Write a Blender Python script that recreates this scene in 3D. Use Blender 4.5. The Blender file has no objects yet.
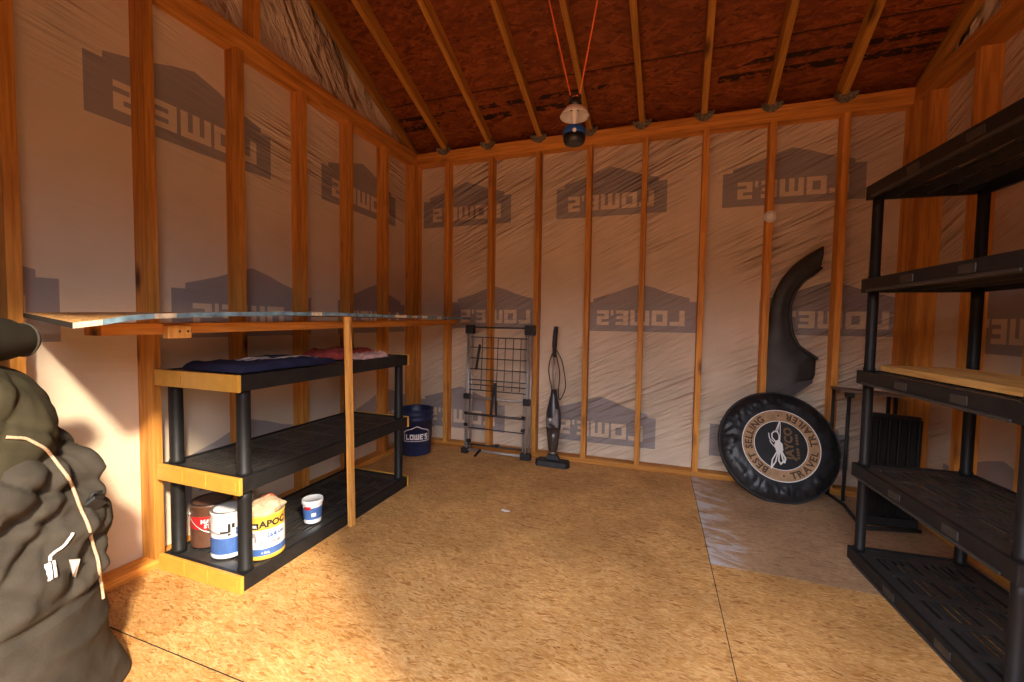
import bpy, bmesh, math, random
from mathutils import Vector, Matrix, noise
random.seed(7)
C = bpy.context.scene.collection
PI = math.pi

# ------------------------------------------------------------------ nodes / materials
MATS = {}
def nmat(name):
    m = bpy.data.materials.new(name); m.use_nodes = True
    nt = m.node_tree; b = nt.nodes['Principled BSDF']; MATS[name] = m
    return m, nt, b
def N(nt, t, **kw):
    n = nt.nodes.new(t)
    for k, v in kw.items():
        if k in n.inputs: n.inputs[k].default_value = v
        else: setattr(n, k, v)
    return n
def L(nt, a, b): nt.links.new(a, b)
def ramp(nt, fac, stops):
    r = nt.nodes.new('ShaderNodeValToRGB'); e = r.color_ramp.elements
    while len(e) < len(stops): e.new(0.5)
    for el, (p, c) in zip(e, stops):
        el.position = p; el.color = (c[0], c[1], c[2], 1)
    L(nt, fac, r.inputs[0]); return r
def mapping(nt, src, rot=(0, 0, 0), scale=(1, 1, 1)):
    if any(rot):
        m0 = N(nt, 'ShaderNodeMapping'); m0.inputs['Rotation'].default_value = rot; L(nt, src, m0.inputs['Vector']); src = m0.outputs[0]
    mp = N(nt, 'ShaderNodeMapping'); mp.inputs['Scale'].default_value = scale
    L(nt, src, mp.inputs['Vector']); return mp
def mix(nt, fac, a, b, mode='MIX'):
    m = N(nt, 'ShaderNodeMixRGB', blend_type=mode)
    for s, i in ((fac, 0), (a, 1), (b, 2)):
        if isinstance(s, (int, float)): m.inputs[i].default_value = s
        elif isinstance(s, tuple): m.inputs[i].default_value = (*s, 1)
        else: L(nt, s, m.inputs[i])
    return m
def math_n(nt, op, a, b=None, clamp=False):
    m = N(nt, 'ShaderNodeMath', operation=op); m.use_clamp = clamp
    for s, i in ((a, 0), (b, 1)):
        if s is None: continue
        if isinstance(s, (int, float)): m.inputs[i].default_value = s
        else: L(nt, s, m.inputs[i])
    return m.outputs[0]

def plain(name, col, rough=.5, metal=0, var=.18, scale=30, bump=.0, bscale=80, spec=.5):
    m, nt, b = nmat(name)
    tc = N(nt, 'ShaderNodeTexCoord')
    nz = N(nt, 'ShaderNodeTexNoise'); nz.inputs['Scale'].default_value = scale; nz.inputs['Detail'].default_value = 5
    L(nt, tc.outputs['Object'], nz.inputs['Vector'])
    lo = tuple(max(0, c * (1 - var)) for c in col); hi = tuple(min(1, c * (1 + var)) for c in col)
    r = ramp(nt, nz.outputs['Fac'], [(.3, lo), (.7, hi)])
    L(nt, r.outputs[0], b.inputs['Base Color'])
    b.inputs['Roughness'].default_value = rough; b.inputs['Metallic'].default_value = metal
    b.inputs['Specular IOR Level'].default_value = spec
    if bump:
        n2 = N(nt, 'ShaderNodeTexNoise'); n2.inputs['Scale'].default_value = bscale; n2.inputs['Detail'].default_value = 4
        L(nt, tc.outputs['Object'], n2.inputs['Vector'])
        bp = N(nt, 'ShaderNodeBump'); bp.inputs['Strength'].default_value = bump; bp.inputs['Distance'].default_value = .004
        L(nt, n2.outputs['Fac'], bp.inputs['Height']); L(nt, bp.outputs[0], b.inputs['Normal'])
    return m

def wood(name, axis, base, dark, knot=(.09, .03, .01), rot=(0, 0, 0), rough=.6):
    m, nt, b = nmat(name)
    tc = N(nt, 'ShaderNodeTexCoord')
    oi = N(nt, 'ShaderNodeObjectInfo')
    sc = [9, 9, 9]; sc['xyz'.index(axis)] = .55
    mp = mapping(nt, tc.outputs['Object'], rot, tuple(sc))
    off = N(nt, 'ShaderNodeVectorMath', operation='ADD'); L(nt, mp.outputs[0], off.inputs[0])
    rv = math_n(nt, 'MULTIPLY', oi.outputs['Random'], 40.0); L(nt, rv, off.inputs[1])
    nz = N(nt, 'ShaderNodeTexNoise'); nz.inputs['Scale'].default_value = 2.2; nz.inputs['Detail'].default_value = 7; nz.inputs['Distortion'].default_value = .6
    L(nt, off.outputs[0], nz.inputs['Vector'])
    wv = N(nt, 'ShaderNodeTexNoise'); wv.inputs['Scale'].default_value = 9; wv.inputs['Detail'].default_value = 2
    L(nt, off.outputs[0], wv.inputs['Vector'])
    r = ramp(nt, nz.outputs['Fac'], [(.30, dark), (.5, base), (.72, tuple(min(1, c * 1.18) for c in base))])
    g = ramp(nt, wv.outputs['Fac'], [(.40, (.72, .66, .6)), (.55, (1, 1, 1))])
    c1 = mix(nt, .7, r.outputs[0], g.outputs[0], 'MULTIPLY')
    ks = [5, 5, 5]; ks['xyz'.index(axis)] = 1.9
    mk = mapping(nt, tc.outputs['Object'], rot, tuple(ks))
    ko = N(nt, 'ShaderNodeVectorMath', operation='ADD'); L(nt, mk.outputs[0], ko.inputs[0]); L(nt, rv, ko.inputs[1])
    vo = N(nt, 'ShaderNodeTexVoronoi'); vo.inputs['Scale'].default_value = 1.0; L(nt, ko.outputs[0], vo.inputs['Vector'])
    kf = ramp(nt, vo.outputs['Distance'], [(.05, (1, 1, 1)), (.16, (0, 0, 0))])
    c2 = mix(nt, kf.outputs[0], c1.outputs[0], knot)
    # board-to-board variation
    bv = math_n(nt, 'MULTIPLY_ADD', oi.outputs['Random'], .3); bv.node.inputs[2].default_value = .85
    c3 = mix(nt, 1.0, c2.outputs[0], (1, 1, 1), 'MULTIPLY'); L(nt, bv, c3.inputs[2])
    L(nt, c3.outputs[0], b.inputs['Base Color'])
    b.inputs['Roughness'].default_value = rough; b.inputs['Specular IOR Level'].default_value = .3
    bp = N(nt, 'ShaderNodeBump'); bp.inputs['Strength'].default_value = .25; bp.inputs['Distance'].default_value = .002
    L(nt, wv.outputs['Fac'], bp.inputs['Height']); L(nt, bp.outputs[0], b.inputs['Normal'])
    return m

def osb(name, cols, scale=1.0, dust=False, stamps=False, rough=.6, rotz=0.0):
    """strand board: three layers of elongated flakes in different directions"""
    m, nt, b = nmat(name)
    tc = N(nt, 'ShaderNodeTexCoord'); co = tc.outputs['Object']
    w = N(nt, 'ShaderNodeTexNoise'); w.inputs['Scale'].default_value = 9 * scale
    L(nt, co, w.inputs['Vector'])
    ws = N(nt, 'ShaderNodeVectorMath', operation='SCALE'); L(nt, w.outputs['Color'], ws.inputs[0]); ws.inputs['Scale'].default_value = .02
    wa = N(nt, 'ShaderNodeVectorMath', operation='ADD'); L(nt, co, wa.inputs[0]); L(nt, ws.outputs[0], wa.inputs[1])
    layers = []
    for ang, sx, sy in ((.12, 20, 95), (-.30, 24, 110), (.55, 26, 100)):
        mp = mapping(nt, wa.outputs[0], (0, 0, ang + rotz), (sx * scale, sy * scale, 20 * scale))
        vo = N(nt, 'ShaderNodeTexVoronoi'); vo.inputs['Scale'].default_value = 1.0; vo.inputs['Randomness'].default_value = 1
        L(nt, mp.outputs[0], vo.inputs['Vector'])
        sp = N(nt, 'ShaderNodeSeparateColor'); L(nt, vo.outputs['Color'], sp.inputs[0])
        layers.append((sp, vo))
    sel = math_n(nt, 'GREATER_THAN', layers[0][0].outputs[1], .55)
    a = mix(nt, sel, layers[0][0].outputs[0], layers[1][0].outputs[0])
    sel2 = math_n(nt, 'GREATER_THAN', layers[1][0].outputs[2], .68)
    a2 = mix(nt, sel2, a.outputs[0], layers[2][0].outputs[0])
    r = ramp(nt, a2.outputs[0], [(0, cols[0]), (.12, cols[1]), (.55, cols[2]), (1, cols[3])])
    big = N(nt, 'ShaderNodeTexNoise'); big.inputs['Scale'].default_value = 2.3; big.inputs['Detail'].default_value = 6; big.inputs['Roughness'].default_value = .65
    L(nt, co, big.inputs['Vector'])
    bg = ramp(nt, big.outputs['Fac'], [(.32, (.66, .60, .54)), (.62, (1.08, 1.05, 1.02))])
    c = mix(nt, .85, r.outputs[0], bg.outputs[0], 'MULTIPLY')
    fine = N(nt, 'ShaderNodeTexNoise'); fine.inputs['Scale'].default_value = 120; fine.inputs['Detail'].default_value = 3
    L(nt, mapping(nt, co, (0, 0, .3 + rotz), (.35, 1.6, 1)).outputs[0], fine.inputs['Vector'])
    fr = ramp(nt, fine.outputs['Fac'], [(.38, (.62, .55, .48)), (.52, (1, 1, 1))])
    c = mix(nt, .55, c.outputs[0], fr.outputs[0], 'MULTIPLY')
    out = c.outputs[0]
    if dust:
        # dried white spill / plaster dust on the panel
        dn = N(nt, 'ShaderNodeTexNoise'); dn.inputs['Scale'].default_value = 5.5; dn.inputs['Detail'].default_value = 9; dn.inputs['Roughness'].default_value = .7; dn.inputs['Distortion'].default_value = .8
        L(nt, mapping(nt, co, (0, 0, .25), (.8, 2.4, 1)).outputs[0], dn.inputs['Vector'])
        sx = N(nt, 'ShaderNodeSeparateXYZ'); L(nt, co, sx.inputs[0])
        mx = N(nt, 'ShaderNodeMapRange'); L(nt, sx.outputs['X'], mx.inputs[0])
        for i, v in enumerate((2.30, 2.62, .27, -.02)): mx.inputs[i + 1].default_value = v
        df = math_n(nt, 'ADD', dn.outputs['Fac'], mx.outputs[0])
        dr = ramp(nt, df, [(.66, (0, 0, 0)), (.80, (.9, .9, .9))])
        gy = mix(nt, .15, out, (.30, .27, .24))
        out = mix(nt, dr.outputs[0], gy.outputs[0], (.62, .60, .60)).outputs[0]
    if stamps:
        # mill stamps: broken black ink rows near the eave
        sx = N(nt, 'ShaderNodeSeparateXYZ'); L(nt, co, sx.inputs[0])
        acc = None
        for y0, hw in ((-.13, .022), (-.21, .016)):
            d = math_n(nt, 'ABSOLUTE', math_n(nt, 'SUBTRACT', sx.outputs['Y'], y0))
            k = math_n(nt, 'LESS_THAN', d, hw)
            acc = k if acc is None else math_n(nt, 'MAXIMUM', acc, k)
        sn = N(nt, 'ShaderNodeTexNoise'); sn.inputs['Scale'].default_value = 14; sn.inputs['Detail'].default_value = 5; sn.inputs['Roughness'].default_value = .7
        L(nt, mapping(nt, co, (0, 0, 0), (1, 2, 1)).outputs[0], sn.inputs['Vector'])
        ln = N(nt, 'ShaderNodeTexNoise'); ln.inputs['Scale'].default_value = 1.7
        L(nt, co, ln.inputs['Vector'])
        s = math_n(nt, 'MULTIPLY', acc, math_n(nt, 'MULTIPLY', math_n(nt, 'GREATER_THAN', sn.outputs['Fac'], .46), math_n(nt, 'GREATER_THAN', ln.outputs['Fac'], .44)))
        out = mix(nt, math_n(nt, 'MULTIPLY', s, .92), out, (.008, .006, .005)).outputs[0]
    L(nt, out, b.inputs['Base Color'])
    b.inputs['Roughness'].default_value = rough; b.inputs['Specular IOR Level'].default_value = .35
    bp = N(nt, 'ShaderNodeBump'); bp.inputs['Strength'].default_value = .25; bp.inputs['Distance'].default_value = .002
    L(nt, a2.outputs[0], bp.inputs['Height']); L(nt, bp.outputs[0], b.inputs['Normal'])
    return m

def wrap(name, col, rots, strength, mask_axis=None, mask=None, weave=True):
    """woven house-wrap film with stretched wrinkles; rots = list of (rotation, scale) of the wrinkle fields"""
    m, nt, b = nmat(name)
    tc = N(nt, 'ShaderNodeTexCoord'); co = tc.outputs['Object']
    h = None
    for rot, sc, amp in rots:
        mp = mapping(nt, co, rot, sc)
        nz = N(nt, 'ShaderNodeTexNoise'); nz.inputs['Scale'].default_value = 1.0; nz.inputs['Detail'].default_value = 3.5; nz.inputs['Distortion'].default_value = .25
        L(nt, mp.outputs[0], nz.inputs['Vector'])
        rg = math_n(nt, 'ABSOLUTE', math_n(nt, 'SUBTRACT', nz.outputs['Fac'], .5))
        v = math_n(nt, 'MULTIPLY', rg, amp)
        h = v if h is None else math_n(nt, 'ADD', h, v)
    if mask is not None:
        sx = N(nt, 'ShaderNodeSeparateXYZ'); L(nt, co, sx.inputs[0])
        mr = N(nt, 'ShaderNodeMapRange'); mr.interpolation_type = 'SMOOTHSTEP'
        L(nt, sx.outputs[mask_axis], mr.inputs[0])
        for i, v in enumerate(mask): mr.inputs[i + 1].default_value = v
        h = math_n(nt, 'MULTIPLY', h, mr.outputs[0])
    mk = N(nt, 'ShaderNodeTexNoise'); mk.inputs['Scale'].default_value = 1.1; mk.inputs['Detail'].default_value = 2
    L(nt, co, mk.inputs['Vector'])
    mkr = ramp(nt, mk.outputs['Fac'], [(.40, (.08, .08, .08)), (.60, (1, 1, 1))])
    h = math_n(nt, 'MULTIPLY', h, mkr.outputs[0])
    st = N(nt, 'ShaderNodeTexNoise'); st.inputs['Scale'].default_value = 3.0; st.inputs['Detail'].default_value = 5
    L(nt, co, st.inputs['Vector'])
    lo = tuple(c * .88 for c in col)
    cr = ramp(nt, st.outputs['Fac'], [(.35, lo), (.65, col)])
    L(nt, cr.outputs[0], b.inputs['Base Color'])
    b.inputs['Roughness'].default_value = .5; b.inputs['Specular IOR Level'].default_value = .35
    bp = N(nt, 'ShaderNodeBump'); bp.inputs['Strength'].default_value = strength; bp.inputs['Distance'].default_value = .10
    L(nt, h, bp.inputs['Height']); L(nt, bp.outputs[0], b.inputs['Normal'])
    return m

# wood
PB, PD = (.66, .285, .055), (.46, .165, .028)
for ax in 'xyz': wood('pine_' + ax, ax, PB, PD)
wood('pine_rafter', 'y', (.50, .235, .04), (.36, .15, .025), rot=(.41, 0, 0))
wood('pine_shelf', 'y', (.82, .45, .13), (.66, .30, .07), knot=(.20, .06, .02))
wood('pine_pale', 'z', (.78, .40, .10), (.62, .28, .06))
osb('osb_floor', scale=1.35, cols=[(.40, .17, .04), (.58, .285, .080), (.68, .37, .125), (.76, .46, .19)])
osb('osb_floor_dusty', scale=1.35, cols=[(.30, .16, .07), (.46, .26, .12), (.55, .33, .16), (.63, .40, .22)], dust=True)
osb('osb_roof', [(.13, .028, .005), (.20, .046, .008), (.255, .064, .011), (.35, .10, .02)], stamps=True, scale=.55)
osb('osb_bench', [(.16, .065, .018), (.42, .20, .058), (.58, .31, .11), (.70, .42, .18)])
WC = (.73, .59, .44)
# back: wrinkles climbing to the right
BK = [((0, .46, 0), (1.2, 5, 20), 1.0), ((0, .36, 0), (.7, 3, 9), .9)]
LF = [((.10, 0, 0), (5, .7, 26), 1.0), ((.2, 0, 0), (3, .8, 12), .8)]
RT = [((.40, 0, 0), (5, 1.0, 18), 1.0)]
GB = [((.9, 0, 0), (5, 3.0, 16), 1.8), ((1.3, 0, 0), (3, 2.0, 6), 2.4)]
wrap('wrap_back', WC, BK, 1.0)
wrap('wrap_left', WC, LF, 1.0, 'Z', (1.75, 2.15, .05, 1.0))
wrap('wrap_right', WC, RT, 1.0)
wrap('wrap_gable', WC, GB, 1.0)
INK = (.34, .295, .285)
wrap('ink_back', INK, BK, 1.0)
wrap('ink_left', INK, LF, 1.0, 'Z', (1.75, 2.15, .05, 1.0))
wrap('ink_right', INK, RT, 1.0)
# misc
plain('black_plastic', (.015, .014, .014), .5, spec=.25, var=.3, bump=.25, bscale=300)
plain('black_plastic_post', (.011, .0105, .0105), .5, var=.2, spec=.25)
plain('deck_plastic', (.034, .032, .030), .34, var=.25, spec=.5)
plain('yellow_plastic', (.62, .335, .05), .35, var=.08)
plain('galvanised', (.22, .20, .15), .55, metal=.5, var=.6, scale=70)
plain('canvas', (.060, .050, .038), .9, var=.22, scale=14, bump=.5, bscale=420, spec=.15)
plain('canvas_olive', (.052, .043, .024), .9, var=.25, scale=10, bump=.4, bscale=400, spec=.15)
plain('canvas_dark', (.020, .016, .010), .9, var=.25, scale=10, bump=.4, bscale=400, spec=.15)  # dark olive cloth, darkened further to hold the shade over the roll
plain('rope_tan', (.62, .42, .26), .8, var=.25, scale=200, bump=.6, bscale=500)
plain('white_cord', (.80, .78, .74), .8, var=.1)
plain('white_plastic', (.80, .78, .76), .4, var=.05)
plain('vinyl', (.012, .013, .015), .42, var=.3, scale=12, bump=1.0, bscale=22, spec=.5)
plain('vinyl_seam', (.05, .05, .055), .5)
plain('ring_tan', (.40, .24, .12), .55, var=.25, scale=25)
plain('print_white', (.82, .80, .77), .55, var=.05)
plain('print_brown', (.075, .035, .014), .6, var=.15)
plain('print_tan', (.17, .10, .045), .6, var=.15)
plain('fender', (.030, .030, .029), .55, var=.45, scale=9, bump=.3, bscale=60)
plain('fender_shine', (.045, .046, .048), .42, var=.3, scale=12)  # lighter copy of fender, highlight on the lower fold put into the colour
plain('bucket_blue', (.012, .022, .075), .45, var=.3, scale=8)
plain('steel_tube', (.46, .43, .41), .42, metal=.6, var=.12)
plain('dark_rod', (.05, .045, .045), .45, metal=.3, var=.2)
plain('black_rubber', (.014, .014, .015), .6, var=.2)
plain('vac_grey', (.16, .16, .165), .35, var=.15)
plain('vac_dark', (.035, .032, .034), .3, var=.2)
plain('vac_cup', (.055, .042, .036), .2, var=.2)
plain('can_brown', (.12, .052, .030), .4, var=.15, metal=.1)
plain('can_red', (.46, .018, .02), .4, var=.08)
plain('can_white', (.80, .80, .80), .4, var=.06)
plain('can_blue', (.055, .13, .36), .4, var=.12)
plain('can_yellow', (.86, .50, .06), .4, var=.06)
plain('can_metal', (.50, .48, .46), .35, metal=.8, var=.15)
plain('can_lid_dark', (.02, .017, .016), .5, var=.3, scale=20)
plain('print_black', (.02, .018, .018), .5, var=.1)
plain('print_grey', (.30, .29, .30), .5, var=.3, scale=80)
plain('rag_tan', (.52, .38, .24), .9, var=.25, scale=18, bump=.5, bscale=90)
plain('rag_red', (.55, .10, .04), .85, var=.2, scale=18)
plain('navy_cloth', (.022, .022, .055), .9, var=.25, scale=14, bump=.5, bscale=160, spec=.2)
plain('red_cloth', (.34, .055, .045), .85, var=.4, scale=22, bump=.5, bscale=120, spec=.2)
plain('pink_cloth', (.62, .40, .36), .85, var=.2, scale=16, bump=.5, bscale=120, spec=.2)
plain('orange_cord', (.85, .16, .03), .6, var=.1)
plain('lantern_blue', (.015, .075, .33), .3, var=.15)
plain('lantern_black', (.012, .012, .014), .35, var=.1)
plain('reflector', (.88, .84, .80), .28, metal=.25, var=.05)
plain('lamp_glass', (.86, .84, .82), .15, var=.1)
plain('bench_blue', (.16, .27, .33), .6, var=.55, scale=26)
plain('bench_chip', (.70, .60, .42), .7, var=.3, scale=40)
plain('board_grey', (.19, .13, .095), .7, var=.35, scale=9)
plain('nail', (.02, .018, .016), .5)
plain('ground', (.24, .085, .022), .9, var=.15, scale=6)  # unseen; orange chosen to bounce warm light onto ceiling and upper walls
plain('outer', (.16, .07, .025), .8, var=.1)
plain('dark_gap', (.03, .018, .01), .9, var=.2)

# ------------------------------------------------------------------ mesh building
WLOC = {}
def tag(o, label=None, cat=None, group=None, kind=None):
    if label: o['label'] = label
    if cat: o['category'] = cat
    if group: o['group'] = group
    if kind: o['kind'] = kind
    return o
def empty(name, loc, label, cat, group=None, kind=None):
    o = bpy.data.objects.new(name, None); C.objects.link(o); o.location = loc
    o.empty_display_size = .05; WLOC[o.name] = Vector(loc)
    return tag(o, label, cat, group, kind)

XF = None
class MB:
    """collects shapes in WORLD coordinates; build() links one mesh object, parented if asked"""
    def __init__(s): s.bm = bmesh.new(); s.slot = 0
    def _mark(s, faces, smooth=False):
        for f in faces: f.material_index = s.slot; f.smooth = smooth
    def box(s, x0, x1, y0, y1, z0, z1, bevel=0):
        r = bmesh.ops.create_cube(s.bm, size=1); vs = r['verts']
        for v in vs:
            v.co = Vector((x0 + (v.co.x + .5) * (x1 - x0), y0 + (v.co.y + .5) * (y1 - y0), z0 + (v.co.z + .5) * (z1 - z0)))
        fs = set(f for v in vs for f in v.link_faces)
        if bevel:
            es = list(set(e for f in fs for e in f.edges))
            g = bmesh.ops.bevel(s.bm, geom=es, offset=bevel, segments=2, affect='EDGES', profile=.6)
            fs = set(f for v in g['verts'] for f in v.link_faces) | set(f for f in fs if f.is_valid)
        s._mark(fs); return fs
    def obox(s, p0, p1, w, h, up=(0, 0, 1), bevel=0):
        """box from p0 to p1, width w (sideways), height h (along up)"""
        p0, p1 = Vector(p0), Vector(p1); d = (p1 - p0); ln = d.length; d.normalize()
        side = d.cross(Vector(up)).normalized(); u = side.cross(d)
        n0 = len(s.bm.verts); fs = s.box(-.5 * w, .5 * w, 0, ln, -.5 * h, .5 * h, bevel)
        M = Matrix((side, d, u)).transposed()
        for v in set(v for f in fs for v in f.verts): v.co = M @ v.co + p0
        return fs
    def cyl(s, p0, p1, r0, r1=None, n=20, cap=True, smooth=True):
        r1 = r0 if r1 is None else r1
        p0, p1 = Vector(p0), Vector(p1); d = (p1 - p0).normalized()
        a = d.orthogonal().normalized(); b = d.cross(a)
        R0 = [s.bm.verts.new(p0 + (a * math.cos(t) + b * math.sin(t)) * r0) for t in [2 * PI * i / n for i in range(n)]]
        R1 = [s.bm.verts.new(p1 + (a * math.cos(t) + b * math.sin(t)) * r1) for t in [2 * PI * i / n for i in range(n)]]
        fs = [s.bm.faces.new((R0[i], R0[(i + 1) % n], R1[(i + 1) % n], R1[i])) for i in range(n)]
        s._mark(fs, smooth)
        if cap:
            c = [s.bm.faces.new(R0[::-1]), s.bm.faces.new(R1)]; s._mark(c)
    def tube(s, pts, r, n=10, closed=False, samples=0, radii=None):
        pts = [Vector(p) for p in pts]
        if samples:
            q = []
            m = len(pts)
            for i in range(m - 1 if not closed else m):
                p0 = pts[(i - 1) % m] if closed or i > 0 else pts[i]; p1 = pts[i]; p2 = pts[(i + 1) % m]
                p3 = pts[(i + 2) % m] if closed or i + 2 < m else p2
                for k in range(samples):
                    t = k / samples
                    q.append(.5 * ((2 * p1) + (p2 - p0) * t + (2 * p0 - 5 * p1 + 4 * p2 - p3) * t * t + (3 * p1 - p0 - 3 * p2 + p3) * t ** 3))
            if not closed: q.append(pts[-1])
            pts = q
        rings = []; m = len(pts); prev = None
        for i, p in enumerate(pts):
            if closed: d = pts[(i + 1) % m] - pts[i - 1]
            else: d = pts[min(i + 1, m - 1)] - pts[max(i - 1, 0)]
            d.normalize()
            a = d.orthogonal() if prev is None else prev - d * prev.dot(d)
            a.normalize(); prev = a; b = d.cross(a)
            rr = radii[min(i, len(radii) - 1)] if radii else r
            rings.append([s.bm.verts.new(p + (a * math.cos(t) + b * math.sin(t)) * rr) for t in [2 * PI * k / n for k in range(n)]])
        fs = []
        for i in range(m if closed else m - 1):
            A, B = rings[i], rings[(i + 1) % m]
            for k in range(n):
                fs.append(s.bm.faces.new((A[k], A[(k + 1) % n], B[(k + 1) % n], B[k])))
        s._mark(fs, True)
        if not closed: s._mark([s.bm.faces.new(rings[0][::-1]), s.bm.faces.new(rings[-1])])
    def lathe(s, prof, c=(0, 0, 0), n=36, M=None, slots=None, cap=True, smooth=True):
        """prof = [(r, z)], revolved about z through c (or transformed by M); slots = material slot per band"""
        c = Vector(c); rings = []
        for r, z in prof:
            if r < 1e-6:
                p = Vector((0, 0, z)); rings.append([s.bm.verts.new((M @ p) if M else (c + p))])
            else:
                ring = []
                for i in range(n):
                    t = 2 * PI * i / n; p = Vector((r * math.cos(t), r * math.sin(t), z))
                    ring.append(s.bm.verts.new((M @ p) if M else (c + p)))
                rings.append(ring)
        for j in range(len(rings) - 1):
            A, B = rings[j], rings[j + 1]; fs = []
            for i in range(n):
                k = (i + 1) % n
                if len(A) == 1 and len(B) == 1: continue
                if len(A) == 1: fs.append(s.bm.faces.new((A[0], B[k], B[i])))
                elif len(B) == 1: fs.append(s.bm.faces.new((A[i], A[k], B[0])))
                else: fs.append(s.bm.faces.new((A[i], A[k], B[k], B[i])))
            keep = s.slot
            if slots: s.slot = slots[j]
            s._mark(fs, smooth); s.slot = keep
        if cap:
            if len(rings[0]) > 1: s._mark([s.bm.faces.new(rings[0][::-1])])
            if len(rings[-1]) > 1: s._mark([s.bm.faces.new(rings[-1])])
    def prism(s, poly, f0, f1, smooth=False):
        """poly 2-D points mapped by f0 (front) and f1 (back) to 3-D"""
        A = [s.bm.verts.new(f0(*p)) for p in poly]; n = len(A)
        fs = [s.bm.faces.new(A)]
        if f1:
            B = [s.bm.verts.new(f1(*p)) for p in poly]
            fs.append(s.bm.faces.new(B[::-1]))
            for i in range(n): fs.append(s.bm.faces.new((A[i], B[i], B[(i + 1) % n], A[(i + 1) % n])))
        s._mark(fs, smooth); return fs
    def face(s, pts):
        f = s.bm.faces.new([s.bm.verts.new(p) for p in pts]); s._mark([f]); return f
    def build(s, name, mats, parent=None, label=None, recalc=True, bevel=0, subsurf=0, shade=None):
        if recalc: bmesh.ops.recalc_face_normals(s.bm, faces=s.bm.faces)
        if XF is not None: bmesh.ops.transform(s.bm, matrix=XF, verts=s.bm.verts)
        off = WLOC.get(parent.name, Vector()) if parent else Vector()
        if off.length > 0: bmesh.ops.translate(s.bm, verts=s.bm.verts, vec=-off)
        me = bpy.data.meshes.new(name); s.bm.to_mesh(me); s.bm.free()
        o = bpy.data.objects.new(name, me); C.objects.link(o)
        for m in (mats if isinstance(mats, (list, tuple)) else [mats]): me.materials.append(MATS[m])
        if parent: o.parent = parent
        WLOC[o.name] = off
        if bevel:
            b = o.modifiers.new('bevel', 'BEVEL'); b.width = bevel; b.segments = 2; b.limit_method = 'ANGLE'
        if subsurf:
            b = o.modifiers.new('sub', 'SUBSURF'); b.levels = subsurf; b.render_levels = subsurf
        if label: o['label'] = label
        return o

def billow(p, s, o):
    n_ = noise.noise(Vector((p.x * s[0], p.y * s[1], p.z * s[2])) + Vector((o, o * .7, 0))); return min(1, abs(n_) * 2.4)
def fract(v, oct=4):
    return noise.fractal(Vector(v), .9, 2.0, oct)

# ------------------------------------------------------------------ room shell
W, D, HS, PT = 3.469, 3.22, 2.46, .10        # width, depth, stud top, plate thickness
ZP = HS + PT
S = .4064; X1 = .295; ST = .038; SD = .089
SL = .46                                       # roof slope
def zr(y): return 2.56 - SL * y               # underside of back-slope rafters
YR = -D / 2

# floor: separate 4x8 panels with narrow seams
fl = MB()
g = .0018
xs = [-.13, 2.296, W + .13]
fl.slot = 0
fl.box(-.13, 2.300 - g, -2.35 + .0042, .13, -.018, 0)
fl.box(-.13, 1.12 - g, -D - .12, -2.35 - g, -.018, 0)
fl.box(1.12 + g, 2.300 - g, -D - .12, -2.35 - g, -.018, 0)
fl.slot = 1
fl.box(2.300 + g, W + .13, -1.16 + g / 2, .13, -.018, 0)
fl.slot = 0
fl.box(2.300 + g, W + .13, -D - .12, -1.16 - g / 2, -.018, 0)
fl.slot = 2
fl.box(-.13, W + .13, -D - .12, .13, -.05, -.0185)
fl.box(-.13, 2.300, -2.353, -2.3445, -.0179, -.0025); fl.box(2.297, 2.303, -D - .1, .12, -.0179, -.0025); fl.box(2.30, W + .12, -1.163, -1.157, -.0179, -.0025)
floor = fl.build('floor', ['osb_floor', 'osb_floor_dusty', 'dark_gap'])
tag(floor, 'worn strand board floor of the shed with thin panel seams', 'floor', kind='structure')

b = MB(); b.prism([(1.205, -1.00), (1.240, -1.012), (1.262, -.998), (1.236, -.990), (1.212, -.985)], lambda x, y: (x, y, .003), lambda x, y: (x, y, 0))
o = b.build('paint_chip', 'print_white'); tag(o, 'small white paint chip lying on the middle of the floor', 'paint chip')
# walls -------------------------------------------------------------
def sheet(name, fn, u0, u1, v0, v1, mat, label, cat='wall'):
    b = MB(); b.face([fn(u0, v0), fn(u1, v0), fn(u1, v1), fn(u0, v1)])
    o = b.build(name, mat, recalc=False); tag(o, label, cat, kind='structure'); return o
wb = sheet('wall_back', lambda u, v: (u, SD, v), -.2, W + .2, 0, ZP - .01, 'wrap_back', 'back wall of open wood studs over printed house wrap')
wl = sheet('wall_left', lambda u, v: (-SD, -u, v), -.2, D + .1, 0, ZP, 'wrap_left', 'left wall of open wood studs over printed house wrap')
wr = sheet('wall_right', lambda u, v: (W + SD, u, v), -D - .1, .2, 0, ZP, 'wrap_right', 'right wall of open wood studs behind the black shelves')

def stud(parent, x0, x1, y0, y1, z0=.038, z1=HS, mat='pine_z', name='stud'):
    b = MB(); b.box(x0, x1, y0, y1, z0, z1, .002); return b.build(name, mat, parent)
# back wall framing
sx = [X1 + S * i for i in range(8)]
for x in sx: stud(wb, x - ST / 2, x + ST / 2, 0, SD - .001)
stud(wb, -.038, .0, 0, SD - .001); stud(wb, W - .0, W + .038, 0, SD - .001)
b = MB(); b.box(-SD, W + SD, 0, SD - .001, 0, .038, .002); b.build('bottom_plate', 'pine_x', wb)
b = MB(); b.box(-SD, W + SD, 0, SD - .001, HS, HS + .05, .002); b.build('top_plate', 'pine_x', wb)
b = MB(); b.box(-SD, W + SD, 0.0015, SD - .001, HS + .0515, ZP, .002); b.build('top_plate', 'pine_x', wb)
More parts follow.
